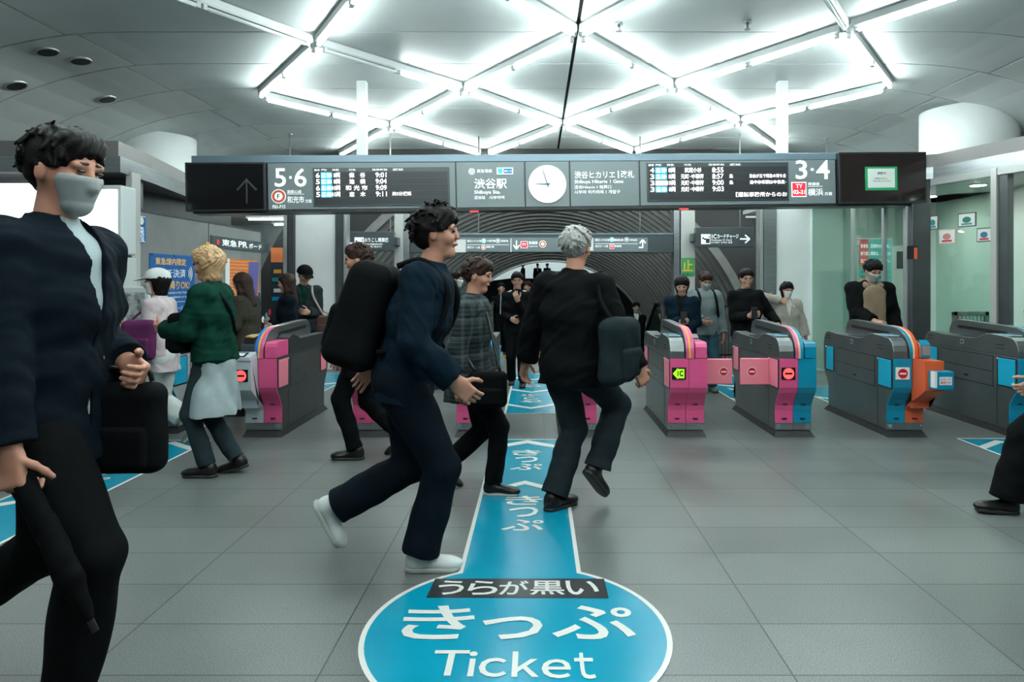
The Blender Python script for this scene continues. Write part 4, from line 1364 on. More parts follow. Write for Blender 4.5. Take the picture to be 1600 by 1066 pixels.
# ================================================================== LEFT SIDE: MACHINES AND POSTERS
def lit_board():
    fr = Frame(W(55, 398, 6.68), (1, 0, 0))
    a, b, c, d = fr.box(60, 289, 190, 398)
    t = thing('lit_display_board', 'bright white lit display board above the ticket machines', 'display board', mw=fr.m)
    MB().box(a, b, 0, 0.25, c, d, 0.02, seg=3).build('case', mat('case_pale', (0.55, 0.60, 0.60), 0.35), t)
    q = fr.box(66, 296, 184, 390)
    MB().box(q[0], q[1], -0.006, 0.0, q[2], q[3], 0.003).build('screen', mat('lit_screen', (0.97, 1.0, 1.0), 0.4, emit=1.7), t)
    Lr = Lettering()
    for (x, y, w, h) in ((106, 336, 10, 1.6), (95, 346, 22, 1.2), (130, 372, 12, 1.0)):
        u = fr.box(x, y, x + w, y + h)
        Lr.rect(u[0], u[1], u[2], u[3], -0.008)
    Lr.build('route_line', mat('faint_red', srgb(225, 150, 150), 0.5, emit=0.8), t)
    MB().box(a - 0.9, a - 0.04, 0.02, 0.25, c + 0.05, d + 0.02, 0.01).build('side_screen', mat('lit_screen', (0.97, 1.0, 1.0), 0.4, emit=1.7), t)
    return t
lit_board()
# white machine front under the board
t = thing('ticket_machine', 'white ticket machine cabinet under the lit display board', 'ticket machine', (0, 0, 0))
a, b = W(60, 0, 6.7).x, W(192, 0, 6.7).x
MB().box(a, b, 6.69, 6.94, 0, W(0, 402, 6.7).z, 0.01).build('cabinet', mat('machine_white', (0.50, 0.54, 0.53), 0.4), t)
MB().box(a + 0.1, b - 0.18, 6.675, 6.695, 0.75, 1.45, 0.01).build('panel', mat('machine_grey', (0.25, 0.28, 0.28), 0.35), t)
MB().box(a - 0.02, b + 0.02, 6.61, 6.70, 0.68, 0.74, 0.008).build('shelf', STEEL, t)
# slanted fare table
fr = Frame(W(93, 520, 6.3), (1, 0.10, 0), (0.16, 0.35, 1))
t = thing('fare_table', 'slanted fare table case with yellow rows beside the dark suited walker', 'fare table', mw=fr.m)
MB().prism([(-0.04, -0.62), (0.40, -0.62), (0.44, 0.72), (-0.02, 0.72)], 0, 0.06, 'y', 0.006).build('case', mat('case_pale', (0.55, 0.60, 0.60), 0.35), t)
MB().prism([(0.0, -0.55), (0.355, -0.55), (0.385, 0.62), (0.01, 0.62)], -0.004, 0.0, 'y').build('sheet', mat('fare_sheet', (0.55, 0.60, 0.58), 0.4), t)
L = Lettering()
L.add('運賃案内', 0.05, 0.34, 0.565, 0.61, -0.006, 0.03)
for k in range(11):
    z = 0.53 - 0.042 * k
    for j in range(4):
        L.add(('120', '160', '渋谷', '横浜')[(k + j) % 4], 0.02 + 0.09 * j, 0.085 + 0.09 * j, z - 0.024, z, -0.006, 0.01)
L.build('writing', PRINT_DARK, t)
mb = MB()
for k in (0, 1, 3):
    mb.box(0.01, 0.36, -0.006, -0.0045, -0.02 - 0.13 * k, 0.02 - 0.13 * k)
mb.build('yellow_row', mat('fare_yellow', srgb(225, 165, 60), 0.5), t)
MB().box(0.05, 0.30, 0.06, 0.30, -1.25, -0.3).build('stand', STEEL_DARK, t)

# poster stand
fr = Frame((W(150, 0, 6.45).x, 6.45, 0), (1, 0.02, 0))
t = thing('poster_stand', 'white framed poster stand showing a grey city photograph with red bands', 'poster stand', mw=fr.m)
a, b, c, d = fr.box(149, 448, 232, 570)
MB().box(a, b, 0, 0.05, c, d, 0.012).build('frame', mat('frame_white', (0.55, 0.60, 0.60), 0.35), t)
MB().box(a + 0.05, a + 0.11, 0.01, 0.04, 0, c + 0.02).build('leg', STEEL_LIGHT, t)
MB().box(b - 0.11, b - 0.05, 0.01, 0.04, 0, c + 0.02).build('leg', STEEL_LIGHT, t)
q = fr.box(161, 457, 226, 560)
def photo_mat():
    m = bpy.data.materials.new('grey_photo')
    m.use_nodes = True
    nt = m.node_tree
    b_ = nt.nodes['Principled BSDF']
    tc = nt.nodes.new('ShaderNodeTexCoord')
    v = nt.nodes.new('ShaderNodeTexVoronoi')
    v.distance = 'MANHATTAN'
    v.inputs['Scale'].default_value = 26
    nt.links.new(tc.outputs['Object'], v.inputs['Vector'])
    r = nt.nodes.new('ShaderNodeValToRGB')
    r.color_ramp.elements[0].color = (0.04, 0.045, 0.05, 1)
    r.color_ramp.elements[1].color = (0.50, 0.53, 0.53, 1)
    nt.links.new(v.outputs['Color'], r.inputs['Fac'])
    nt.links.new(r.outputs['Color'], b_.inputs['Base Color'])
    b_.inputs['Roughness'].default_value = 0.4
    return m
ps = MB().box(q[0], q[1], -0.004, 0.0, q[2], q[3]).build('poster', photo_mat(), t)
for (x0, y0, x1, y1) in ((163, 494, 200, 506), (163, 520, 190, 538)):
    u = fr.box(x0, y0, x1, y1)
    MB().prism([(u[0], u[2]), (u[1], u[2]), (u[1] - 0.05, u[3]), (u[0], u[3] + 0.03)], -0.007, -0.004, 'y').build('red_band', mat('poster_red', srgb(190, 50, 50), 0.5), ps)
L = Lettering()
for (tx, x0, y0, x1, y1) in (('渋谷・東急', 166, 488, 192, 492), ('新横浜線開業', 164, 496, 199, 504), ('直通運転開始', 164, 523, 188, 534)):
    put(L, fr, tx, x0, y0, x1, y1, 0.03, y=-0.009)
L.build('lettering', PRINT_WHITE, ps)
u = fr.box(162, 458, 176, 468)
MB().box(u[0], u[1], -0.008, -0.004, u[2], u[3]).build('blue_band', BLUEF, ps)

# things on the concrete wall
WF = Frame((-4.2, 6.95, 0), (0, 1, 0))      # local x runs away from the viewer
def on_wall(name, label, cat, x0, y0, x1, y1, m, part='sheet', zr=None, depth=0.012):
    t = thing(name, label, cat, mw=WF.m)
    a, c0 = WF.uv(x0, y0)
    b, d0 = WF.uv(x1, y1)
    c = WF.uv(x0, y1)[1] if zr is None else zr[0]
    d = c0 if zr is None else zr[1]
    MB().box(a, b, -depth, 0, c, d, 0.002).build(part, m, t)
    return t, a, b, c, d
t, a, b, c, d = on_wall('wall_sign', 'small upright blue sign high on the concrete wall', 'sign', 212.5, 336, 226, 378, mat('sign_blue', srgb(15, 100, 165), 0.4))
L = Lettering()
L.rect(a + 0.008, b - 0.008, d - 0.010, d - 0.006, -0.014).rect(a + 0.008, b - 0.008, c + 0.006, c + 0.010, -0.014)
for k, ch in enumerate('作動中'):
    L.add(ch, a + 0.03, a + 0.07, d - 0.15 - 0.045 * k, d - 0.11 - 0.045 * k, -0.014, 0.03)
for k, ch in enumerate('防犯カメラ'):
    L.add(ch, b - 0.09, b - 0.035, d - 0.15 - 0.032 * k, d - 0.12 - 0.032 * k, -0.014, 0.03)
L.build('lettering', LETTER, t)
MB().disc(((a + b) / 2, d - 0.055), 0.04, y=-0.0122, t=0.001).build('camera_symbol', PRINT_WHITE, t)

t, a, b, c, d = on_wall('wall_sign', 'long dark sign band on the concrete wall above the orange mural, with a red dot', 'sign', 328.5, 366.5, 420, 390, mat('sign_slate', (0.040, 0.055, 0.062), 0.4), zr=(1.875, 2.03))
L = Lettering()
L.add('東急', a + 0.30, a + 0.75, c + 0.035, d - 0.03, -0.014, 0.03)
L.add('PR', a + 0.80, a + 1.1, c + 0.04, d - 0.03, -0.014, 0.02)
L.add('ボード', a + 1.15, a + 1.6, c + 0.04, d - 0.04, -0.014, 0.02)
L.build('lettering', LETTER, t)
MB().disc((a + 0.19, (c + d) / 2), 0.035, y=-0.0122, t=0.001).build('red_dot', REDBADGE, t)

BP = mat('poster_blue', srgb(15, 85, 150), 0.4)
t, a, b, c, d = on_wall('poster', 'large blue poster with white and orange writing on the concrete wall', 'poster', 233, 397, 303, 520, BP, zr=(0.83, 1.745))
L, L2 = Lettering(), Lettering()
W_, H_ = b - a, d - c
L2.add('東急線内限定', a + W_ * 0.10, a + W_ * 0.78, d - H_ * 0.135, d - H_ * 0.045, -0.014, 0.025)
L.add('タッチ決済', a + W_ * 0.04, a + W_ * 0.77, d - H_ * 0.29, d - H_ * 0.18, -0.014, 0.03)
L2.add('乗り降りOK!', a + W_ * 0.16, a + W_ * 0.86, d - H_ * 0.44, d - H_ * 0.325, -0.014, 0.03)
L.add('Available exclusively in the Tokyu Line', a + W_ * 0.1, a + W_ * 0.92, d - H_ * 0.50, d - H_ * 0.465, -0.014, 0.015)
L.add('with your smartphone or card', a + W_ * 0.1, a + W_ * 0.85, d - H_ * 0.555, d - H_ * 0.52, -0.014, 0.015)
L.rect(a + W_ * 0.06, b - W_ * 0.05, d - H_ * 0.60, d - H_ * 0.594, -0.014)
L.add('スマホで ・ チャージ・購入', a + W_ * 0.1, a + W_ * 0.9, d - H_ * 0.71, d - H_ * 0.65, -0.014, 0.02)
for k in range(3):
    r_ = 0.05 + 0.035 * k
    pts = [(a + W_ * 0.80 + r_ * math.cos(q), d - H_ * 0.235 + r_ * math.sin(q)) for q in [-0.8 + 1.6 * i / 8 for i in range(9)]]
    for p, q in zip(pts, pts[1:]):
        L.poly([(p[0] - 0.009, p[1]), (q[0] - 0.009, q[1]), (q[0] + 0.009, q[1]), (p[0] + 0.009, p[1])], -0.014)
L.build('lettering', PRINT_WHITE, t)
L2.build('orange_lettering', mat('print_orange', srgb(240, 185, 90), 0.5), t)
for p_ in (0.03, 0.5, 0.97):
    MB().disc((a + W_ * p_, d - 0.012), 0.012, y=-0.0122, t=0.003, seg=12).build('drawing_pin', BLACK, t)

# orange mural (plain waves and diagonal bands)
t = thing('mural', 'orange and blue mural panel on the far end of the concrete wall', 'mural', mw=WF.m)
u0, v0 = WF.uv(358, 405)
u1 = 3.33
def wave_mat():
    m = bpy.data.materials.new('mural_orange')
    m.use_nodes = True
    nt = m.node_tree
    b_ = nt.nodes['Principled BSDF']
    tc = nt.nodes.new('ShaderNodeTexCoord')
    w = nt.nodes.new('ShaderNodeTexWave')
    w.wave_type = 'RINGS'
    w.inputs['Scale'].default_value = 6.5
    w.inputs['Distortion'].default_value = 2.5
    w.inputs['Detail Scale'].default_value = 2.0
    nt.links.new(tc.outputs['Object'], w.inputs['Vector'])
    r = nt.nodes.new('ShaderNodeValToRGB')
    r.color_ramp.elements[0].color = (*srgb(205, 105, 45), 1)
    r.color_ramp.elements[1].color = (*srgb(225, 160, 100), 1)
    r.color_ramp.elements[0].position = 0.55
    nt.links.new(w.outputs['Fac'], r.inputs['Fac'])
    nt.links.new(r.outputs['Color'], b_.inputs['Base Color'])
    b_.inputs['Roughness'].default_value = 0.5
    return m
MB().box(u0, u1, -0.010, 0, 0.55, 1.745, 0.002).build('panel', wave_mat(), t)
MB().box(u0 - 0.13, u0 - 0.002, -0.010, 0, 0.55, 1.745, 0.002).build('white_margin', PRINT_WHITE, t)
MB().prism([(u0 + 0.55, 0.9), (u0 + 0.85, 0.9), (u1, 1.72), (u1 - 0.35, 1.72)], -0.013, -0.010, 'y').build('diagonal_band', mat('mural_violet', srgb(85, 85, 150), 0.5), t)
MB().prism([(u0 + 0.45, 0.75), (u0 + 0.75, 0.75), (u0 + 1.0, 1.15), (u0 + 0.8, 1.2)], -0.0145, -0.013, 'y').build('diagonal_band', mat('mural_blue', srgb(20, 90, 150), 0.5), t)
MB().prism([(u0 + 0.5, 0.56), (u1, 0.56), (u1, 1.22), (u0 + 0.95, 0.95)], -0.0165, -0.0145, 'y').build('cream_corner', mat('mural_cream', srgb(225, 190, 120), 0.5), t)
MB().tube([(u0 + 0.45, -0.014, 0.55), (u0 + 0.7, -0.014, 0.82), (u0 + 1.0, -0.014, 1.02), (u1, -0.014, 1.26)], 0.02, 6).build('dark_curve', mat('mural_navy', srgb(20, 45, 80), 0.5), t)
for k in range(5):
    x = u0 + 0.85 + 0.13 * k
    MB().disc((x, 0.75 + 0.05 * k), 0.05, y=-0.0165, t=0.002, seg=16).build('dot', (RED, BLUEG, PRINT_WHITE, BLUEG, RED)[k], t)
# yellow tag on the wall
t, a, b, c, d = on_wall('wall_tag', 'tiny yellow tag on the concrete wall beside the dark sign band', 'tag', 321, 379.5, 327, 383.5, YELLOW, zr=(1.90, 1.935), depth=0.01)
# poster wall far behind, in the side passage
t = thing('poster', 'tall poster in orange and dark blue in the side passage behind the concrete wall', 'poster', W(432, 440, 12.5))
MB().box(-0.10, 0.12, 0, 0.02, -0.5, 0.62).build('sheet', mat('passage_poster', (0.02, 0.03, 0.06), 0.5), t)
MB().box(-0.10, 0.12, -0.004, 0, 0.35, 0.62).build('orange_band', mat('passage_orange', srgb(215, 120, 70), 0.5), t)
for k, z in enumerate((-0.35, -0.2, 0.0, 0.15)):
    MB().box(-0.08 + 0.03 * (k % 2), 0.06 + 0.03 * (k % 2), -0.004, 0, z, z + 0.07).build('picture', (BLUEF, PRINT_WHITE, mat('p_teal', srgb(40, 140, 130), 0.5), YELLOW)[k], t)
MB().box(-0.02, 0.02, 0.0, 0.02, -1.46, -0.5).build('post', STEEL_DARK, t)

# ================================================================== RIGHT SIDE: THE BOOTH
def on_glass(x0, y0, x1, y1, label, cols, design):
    t = thing('poster', label, 'poster', mw=BOOTH_A.m, group='posters on the booth glass')
    a, b, c, d = BOOTH_A.box(x0, y0, x1, y1)
    MB().box(a, b, 0.008, 0.0195, c, d, 0.002).build('frame', cols[0], t)
    MB().box(a + 0.012, b - 0.012, 0.005, 0.008, c + 0.012, d - 0.012).build('sheet', cols[1], t)
    w, h = b - a, d - c
    cx, cz = (a + b) / 2, (c + d) / 2
    MB().disc((cx, cz), w * 0.24, y=0.005, t=0.001, ry=h * 0.22, seg=24).build('round_picture', cols[2], t)
    MB().box(cx - w * 0.3, cx + w * 0.3, 0.0035, 0.005, c + h * 0.14, c + h * 0.26).build('caption_band', cols[3], t)
    return t
DK = mat('frame_brown', (0.10, 0.085, 0.08), 0.4)
TEAL = mat('picture_teal', srgb(60, 130, 135), 0.5)
PRW = mat('poster_paper', (0.62, 0.66, 0.65), 0.5)
on_glass(1449, 337, 1465, 359, 'small framed poster with a teal circle, nearest the corner post on the booth glass', (DK, PRW, TEAL, TEAL), 0)
on_glass(1496, 332.5, 1524, 354.5, 'framed poster with a green circle, highest on the booth glass', (DK, PRW, mat('picture_green', srgb(50, 110, 95), 0.5), TEAL), 0)
on_glass(1466, 358.5, 1492, 381, 'poster with a red caption on the booth glass, lowest and pale framed', (mat('frame_beige', srgb(205, 175, 160), 0.5), PRW, mat('picture_red', srgb(190, 120, 115), 0.5), RED), 0)
on_glass(1525, 356, 1549, 378, 'framed poster with a blue circle beside the pale mullion of the booth', (DK, PRW, mat('picture_blue', srgb(50, 105, 130), 0.5), RED), 0)
t = thing('alarm_box', 'small white and red call box on the booth glass by the corner post', 'alarm box', mw=BOOTH_A.m)
a, b, c, d = BOOTH_A.box(1440, 360, 1448, 383)
MB().box(a + 0.03, b + 0.03, 0.0, 0.0195, c, d, 0.003).build('case', PRW, t)
MB().box(a + 0.055, b + 0.01, -0.01, 0.0, c + 0.03, (c + d) / 2 + 0.02, 0.003).build('button', RED, t)
# sticker on the corner post
t = thing('sticker', 'orange and black sticker on the dark corner post of the booth', 'sticker', W(1424, 405, 8.295))
MB().box(-0.05, 0.07, -0.004, 0.004, 0, 0.16).build('sheet', BLACK, t)
MB().box(0.03, 0.07, -0.006, -0.004, -0.0, 0.14).build('orange_part', ORANGE, t)
# notice board behind the curved glass
fr = Frame(W(1340, 480, 10.1), (1, 0.05, 0))
t = thing('notice_board', 'large teal and red notice standing behind the booth glass', 'notice board', mw=fr.m)
a, b, c, d = fr.box(1340, 372, 1395, 480)
MB().box(a, b, 0, 0.02, c, d, 0.003).build('frame', mat('notice_frame', (0.5, 0.6, 0.58), 0.4), t)
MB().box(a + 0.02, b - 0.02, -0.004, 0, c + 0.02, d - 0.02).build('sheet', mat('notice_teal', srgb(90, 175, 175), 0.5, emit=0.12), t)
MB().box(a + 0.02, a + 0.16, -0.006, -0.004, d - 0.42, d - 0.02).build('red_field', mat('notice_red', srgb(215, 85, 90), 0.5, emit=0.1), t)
L = Lettering()
for k, tx in enumerate(('乗車券、定期券の払い戻し', '乗り越し精算は、こちらの', '窓口へお越しください')):
    L.add(tx, a + 0.04, b - 0.04, d - 0.15 - 0.11 * k, d - 0.09 - 0.11 * k, -0.008, 0.02)
L.build('lettering', LETTER, t)
L = Lettering()
for k in range(4):
    L.add('駅係員までお申し出ください', a + 0.05, b - 0.05, d - 0.52 - 0.08 * k, d - 0.48 - 0.08 * k, -0.008, 0.01)
L.build('writing', PRINT_DARK, t)
MB().box(a + 0.2, a + 0.26, 0.02, 0.06, -fr.O.z, d - 0.2).build('stand', STEEL_DARK, t)
t = thing('wall_cabinet', 'grey control cabinet inside the booth behind the teal notice', 'cabinet', W(1398, 430, 10.4))
MB().box(-0.05, 0.45, 0, 0.45, -1.46, 0.45, 0.01).build('case', WHITE, t)
MB().box(0.03, 0.2, -0.01, 0, 0.1, 0.36).build('screen', STEEL_DARK, t)
# slatted barrier
t = thing('barrier', 'low slatted steel barrier between the booth glass and the grey gate', 'barrier', W(1490, 0, 8.0) * 1)
t.location = (W(1490, 0, 7.85).x, 7.85, 0)
w = W(1546, 0, 7.85).x - W(1490, 0, 7.85).x
MB().box(0, w, 0, 0.04, 1.04, 1.09, 0.006).box(0, w, 0, 0.04, 0.1, 0.14, 0.006).box(0, 0.05, 0, 0.04, 0, 1.09, 0.006).box(w - 0.05, w, 0, 0.04, 0, 1.09, 0.006).build('frame', STEEL, t)
for k in range(7):
    x = 0.075 + (w - 0.15) * k / 6
    MB().box(x - 0.012, x + 0.012, 0.01, 0.03, 0.12, 1.06).build('slat', STEEL_LIGHT, t)
# intercom plates on the column jambs
for x, s in ((1204, 'nearer the portal posts'), (1290, 'nearer the glass booth')):
    p = W(x, 466, 10.93)
    t = thing('intercom', 'small steel intercom plate on the column jamb, the one %s' % s, 'intercom', (p.x, p.y, p.z), 0, 'intercoms on the white column')
    MB().box(-0.07, 0.07, 0, 0.025, -0.14, 0.16, 0.004).build('plate', STEEL, t)
    MB().cyl((0, 0, 0.07), (0, -0.015, 0.07), 0.022, seg=14).build('button', STEEL_LIGHT, t)
    MB().cyl((0, 0, -0.02), (0, -0.012, -0.02), 0.014, seg=14).build('button', BLACK, t)

# railing in front of the side vault, escalator balustrades
t = thing('railing', 'dark upright-barred railing beside the pale portal post', 'railing', (W(1122, 0, 12.6).x, 12.6, 0))
w = W(1190, 0, 12.6).x - W(1122, 0, 12.6).x
MB().box(0, w, 0, 0.03, 0.95, 0.99).box(0, w, 0, 0.03, 0.05, 0.09).build('rail', BLACK, t)
for k in range(13):
    x = w * k / 12
    MB().box(x - 0.01, x + 0.01, 0.005, 0.025, 0, 0.95).build('bar', STEEL_DARK, t)
def escalator(x0, x1, label):
    t = thing('escalator', label, 'escalator', (x0, 13.3, 0))
    w = x1 - x0
    mb = MB()
    prof = [(0, 0), (0.6, 0)]
    y, z = 0.6, 0.0
    for k in range(12):
        z -= 0.2
        prof.append((y, z))
        y += 0.36
        prof.append((y, z))
    prof += [(y + 0.3, z), (y + 0.3, z - 0.3), (0.4, -0.6), (0, -0.3)]
    MB().prism(prof, 0.06, w - 0.06, 'x').build('steps', mat('escalator_steps', (0.05, 0.052, 0.054), 0.4, 0.5), t)
    for xx in (0.0, w - 0.05):
        side = [(-0.12, 0.0), (-0.12, 0.85), (0.02, 0.98), (0.6, 0.98), (5.0, -1.45), (5.0, -2.4), (0.6, -0.1)]
        b = MB().prism(side, xx + 0.015, xx + 0.035, 'x').build('balustrade', glass_mat('balustrade_glass', (0.55, 0.72, 0.66), 0.12), t)
        MB().tube([(xx + 0.025, -0.12, 0.1), (xx + 0.025, -0.14, 0.85), (xx + 0.025, 0.02, 1.0), (xx + 0.025, 0.6, 1.0), (xx + 0.025, 5.0, -1.43)], 0.035, 8).build('handrail', RUBBER, b)
escalator(1.35, 2.45, 'escalator going down on the booth side of the arch')
escalator(-0.9, 0.2, 'escalator going down in the middle of the arch')
escalator(-2.2, -1.1, 'escalator going down on the concrete wall side of the arch')
# ================================================================== SCULPTING TOOLKIT (smooth blended solids -> one continuous mesh)
def V(*a):
    return np.array(a, dtype=np.float64)
def unit(v):
    return v / max(1e-9, np.linalg.norm(v))
def rot(v, axis, ang):
    axis = unit(axis)
    return v * math.cos(ang) + np.cross(axis, v) * math.sin(ang) + axis * axis.dot(v) * (1 - math.cos(ang))

class Sculpt:
    def __init__(self, res):
        self.res = res
        self.p = []
    def cone(self, a, b, ra, rb, k=0.02, M=None, s=None, flat='', op='u'):
        """tapered rod from a to b; M rows are axes with stretch s along them; flat cuts an end square"""
        a, b = np.asarray(a, float), np.asarray(b, float)
        if M is not None:
            s = np.asarray(s, float)
            A, B = (M @ a) / s, (M @ b) / s
            sm = s.max()
        else:
            A, B, sm = a, b, 1.0
        d = B - A
        L2 = max(d.dot(d), 1e-12)
        L = math.sqrt(L2)
        def f(P):
            Q = (P @ M.T) / s if M is not None else P
            h0 = ((Q - A) @ d) / L2
            h = np.clip(h0, 0, 1)
            r = np.linalg.norm(Q - A - h[:, None] * d, axis=1) - (ra + (rb - ra) * h)
            if flat:
                if 'b' in flat:
                    hh = np.clip(h0, 0, None) if 'a' not in flat else h0
                    q = np.linalg.norm(Q - A - hh[:, None] * d, axis=1) - (ra + (rb - ra) * np.clip(h0, 0, 1.3))
                    r = np.maximum(q, (h0 - 1) * L)
                if 'a' in flat:
                    r = np.maximum(r, -h0 * L)
            return r
        rm = max(ra, rb) * sm
        lo, hi = np.minimum(a, b) - rm, np.maximum(a, b) + rm
        self.p.append((f, lo, hi, k, op))
        return self
    def ell(self, c, M, r, k=0.02, op='u'):
        c, r = np.asarray(c, float), np.asarray(r, float)
        m = r.min()
        def f(P):
            q = ((P - c) @ M.T) / r
            n = np.linalg.norm(q, axis=1)
            g = np.linalg.norm(q / r, axis=1)
            return n * (n - 1.0) / np.maximum(g, 1e-6)
        self.p.append((f, c - r.max(), c + r.max(), k, op))
        return self
    def box(self, c, M, h, r, k=0.01, op='u', taper=0.0):
        c, h = np.asarray(c, float), np.asarray(h, float)
        def f(P):
            q = (P - c) @ M.T
            if taper:
                sc_ = 1 - taper * q[:, 2] / h[2]
                q = q / np.stack([sc_, sc_, np.ones_like(sc_)], 1)
            q = np.abs(q) - (h - r)
            return np.linalg.norm(np.maximum(q, 0), axis=1) + np.minimum(q.max(axis=1), 0) - r
        e = np.abs(M.T) @ h * (1 + abs(taper))
        self.p.append((f, c - e, c + e, k, op))
        return self
    def cut(self, fn):
        """keep where fn(P) < 0"""
        self.p.append((fn, None, None, 0, 'i'))
        return self
    def warp(self, fn):
        self.p.append((fn, None, None, 0, 'w'))
        return self
    def mesh(self, name):
        res = self.res
        us = [q for q in self.p if q[4] == 'u']
        lo = np.min([q[1] for q in us], axis=0) - 3 * res
        hi = np.max([q[2] for q in us], axis=0) + 3 * res
        n = np.ceil((hi - lo) / res).astype(int) + 1
        G = np.full(n, 1.0, dtype=np.float32)
        ax = [lo[i] + res * np.arange(n[i]) for i in range(3)]
        for f, a, b, k, op in self.p:
            if op in 'iw':
                act = np.abs(G) < 6 * res if op == 'w' else G < 6 * res
                idx = np.nonzero(act)
                if not len(idx[0]):
                    continue
                P = np.stack([ax[i][idx[i]] for i in range(3)], 1)
                if op == 'i':
                    G[idx] = np.maximum(G[idx], fn_val(f, P))
                else:
                    G[idx] += fn_val(f, P)
                continue
            m = k + 3 * res
            i0 = np.clip(np.floor((a - m - lo) / res).astype(int), 0, n - 1)
            i1 = np.clip(np.ceil((b + m - lo) / res).astype(int) + 1, 1, n)
            sl = tuple(slice(i0[i], i1[i]) for i in range(3))
            X, Y, Z = np.meshgrid(ax[0][sl[0]], ax[1][sl[1]], ax[2][sl[2]], indexing='ij')
            P = np.stack([X.ravel(), Y.ravel(), Z.ravel()], 1)
            d = f(P).reshape(X.shape).astype(np.float32)
            g = G[sl]
            if op == 'u':
                if k > 0:
                    h = np.maximum(k - np.abs(g - d), 0) / k
                    G[sl] = np.minimum(g, d) - h * h * k * 0.25
                else:
                    G[sl] = np.minimum(g, d)
            else:
                h = np.maximum(k - np.abs(g + d), 0) / max(k, 1e-6)
                G[sl] = np.maximum(g, -d) + h * h * k * 0.25
        return surface(G, lo, res, name)

def fn_val(f, P):
    return f(P).astype(np.float32)

def surface(G, lo, res, name):
    """surface nets"""
    S = G < 0
    n = np.array(G.shape)
    c = [S[i:n[0] - 1 + i, j:n[1] - 1 + j, k:n[2] - 1 + k] for i in (0, 1) for j in (0, 1) for k in (0, 1)]
    any_ = np.zeros(n - 1, bool)
    all_ = np.ones(n - 1, bool)
    for q in c:
        any_ |= q
        all_ &= q
    act = any_ & ~all_
    I = np.nonzero(act)
    N = len(I[0])
    vid = np.full(n - 1, -1, dtype=np.int32)
    vid[I] = np.arange(N)
    offs = [(i, j, k) for i in (0, 1) for j in (0, 1) for k in (0, 1)]
    val = [G[I[0] + o[0], I[1] + o[1], I[2] + o[2]] for o in offs]
    acc = np.zeros((N, 3))
    cnt = np.zeros(N)
    for a in range(8):
        for b in range(a + 1, 8):
            oa, ob = np.array(offs[a]), np.array(offs[b])
            if np.abs(oa - ob).sum() != 1:
                continue
            fa, fb = val[a], val[b]
            x = (fa < 0) != (fb < 0)
            t = np.where(x, fa / np.where(x, fa - fb, 1), 0)
            p = oa + t[:, None] * (ob - oa)
            acc[x] += p[x]
            cnt[x] += 1
    pos = lo + (np.stack(I, 1) + acc / np.maximum(cnt, 1)[:, None]) * res
    quads = []
    for axs in range(3):
        sl0 = [slice(None)] * 3
        sl1 = [slice(None)] * 3
        sl0[axs], sl1[axs] = slice(0, n[axs] - 1), slice(1, n[axs])
        a, b = S[tuple(sl0)], S[tuple(sl1)]
        E = np.nonzero(a != b)
        E = np.stack(E, 1)
        u, v = (axs + 1) % 3, (axs + 2) % 3
        ok = (E[:, u] > 0) & (E[:, v] > 0) & (E[:, u] < n[u] - 1) & (E[:, v] < n[v] - 1)
        E = E[ok]
        ins = a[tuple(E.T)]
        def vv(du, dv):
            q = E.copy()
            q[:, u] += du
            q[:, v] += dv
            return vid[tuple(q.T)]
        Q = np.stack([vv(-1, -1), vv(0, -1), vv(0, 0), vv(-1, 0)], 1)
        Q[~ins] = Q[~ins][:, ::-1]
        quads.append(Q)
    Q = np.concatenate(quads)
    me = bpy.data.meshes.new(name)
    me.vertices.add(N)
    me.vertices.foreach_set('co', pos.astype(np.float32).ravel())
    me.loops.add(len(Q) * 4)
    me.loops.foreach_set('vertex_index', Q.astype(np.int32).ravel())
    me.polygons.add(len(Q))
    me.polygons.foreach_set('loop_start', np.arange(0, len(Q) * 4, 4, dtype=np.int32))
    me.polygons.foreach_set('use_smooth', np.ones(len(Q), bool))
    me.update(calc_edges=True)
    return me

def wrinkles(amp, freq, seed):
    r = np.random.RandomState(seed)
    w = [(unit(r.normal(size=3)) * freq * q, r.uniform(0, 6), a) for q, a in ((0.5, 1.0), (1.0, 0.7), (1.9, 0.45))]
    tw = unit(r.normal(size=3)) * freq * 0.35
    def f(P):
        d = np.zeros(len(P))
        b = np.sin(P @ tw + 1.3) * 2.2
        for k, ph, a in w:
            d += a * np.sin(P @ k + ph + b)
        return d * amp
    return f

# ------------------------------------------------------------------ people
SKIN = mat('skin', (0.44, 0.245, 0.17), 0.5, var=0.05, vscale=30)
SKIN_RED = mat('skin_flushed', (0.47, 0.225, 0.155), 0.5, spec=0.3)
HAIRB = mat('hair_black', (0.006, 0.005, 0.005), 0.5, var=0.3, vscale=60, spec=0.10, bump=0.3, bscale=120)
HAIRBR = mat('hair_brown', (0.026, 0.013, 0.010), 0.5, var=0.3, vscale=60, spec=0.12, bump=0.3, bscale=120)
HAIRG = mat('hair_grey', (0.27, 0.265, 0.25), 0.5, var=0.45, vscale=45, stretch=(1, 1, 3))
HAIRBL = mat('hair_blond', (0.42, 0.26, 0.13), 0.45, var=0.25, vscale=50)
EYED = mat('eye_dark', (0.012, 0.010, 0.010), 0.2)
BROW = mat('brow', (0.03, 0.022, 0.018), 0.6)
LIPS = mat('lips', (0.36, 0.13, 0.11), 0.45)
MASKW = mat('mask_white', (0.55, 0.57, 0.57), 0.7)
MASKG = mat('mask_grey', (0.28, 0.30, 0.30), 0.7)
def cloth(name, col, var=0.15, vs=12, rough=0.85):
    return mat('cloth_' + name, col, rough, var=var, vscale=vs, spec=0.06, bump=0.15, bscale=180)
K_BLACK = cloth('black', (0.0038, 0.0044, 0.005))
K_NAVY = cloth('navy', (0.004, 0.0075, 0.012))
K_NAVY2 = cloth('blue_navy', (0.003, 0.010, 0.018))
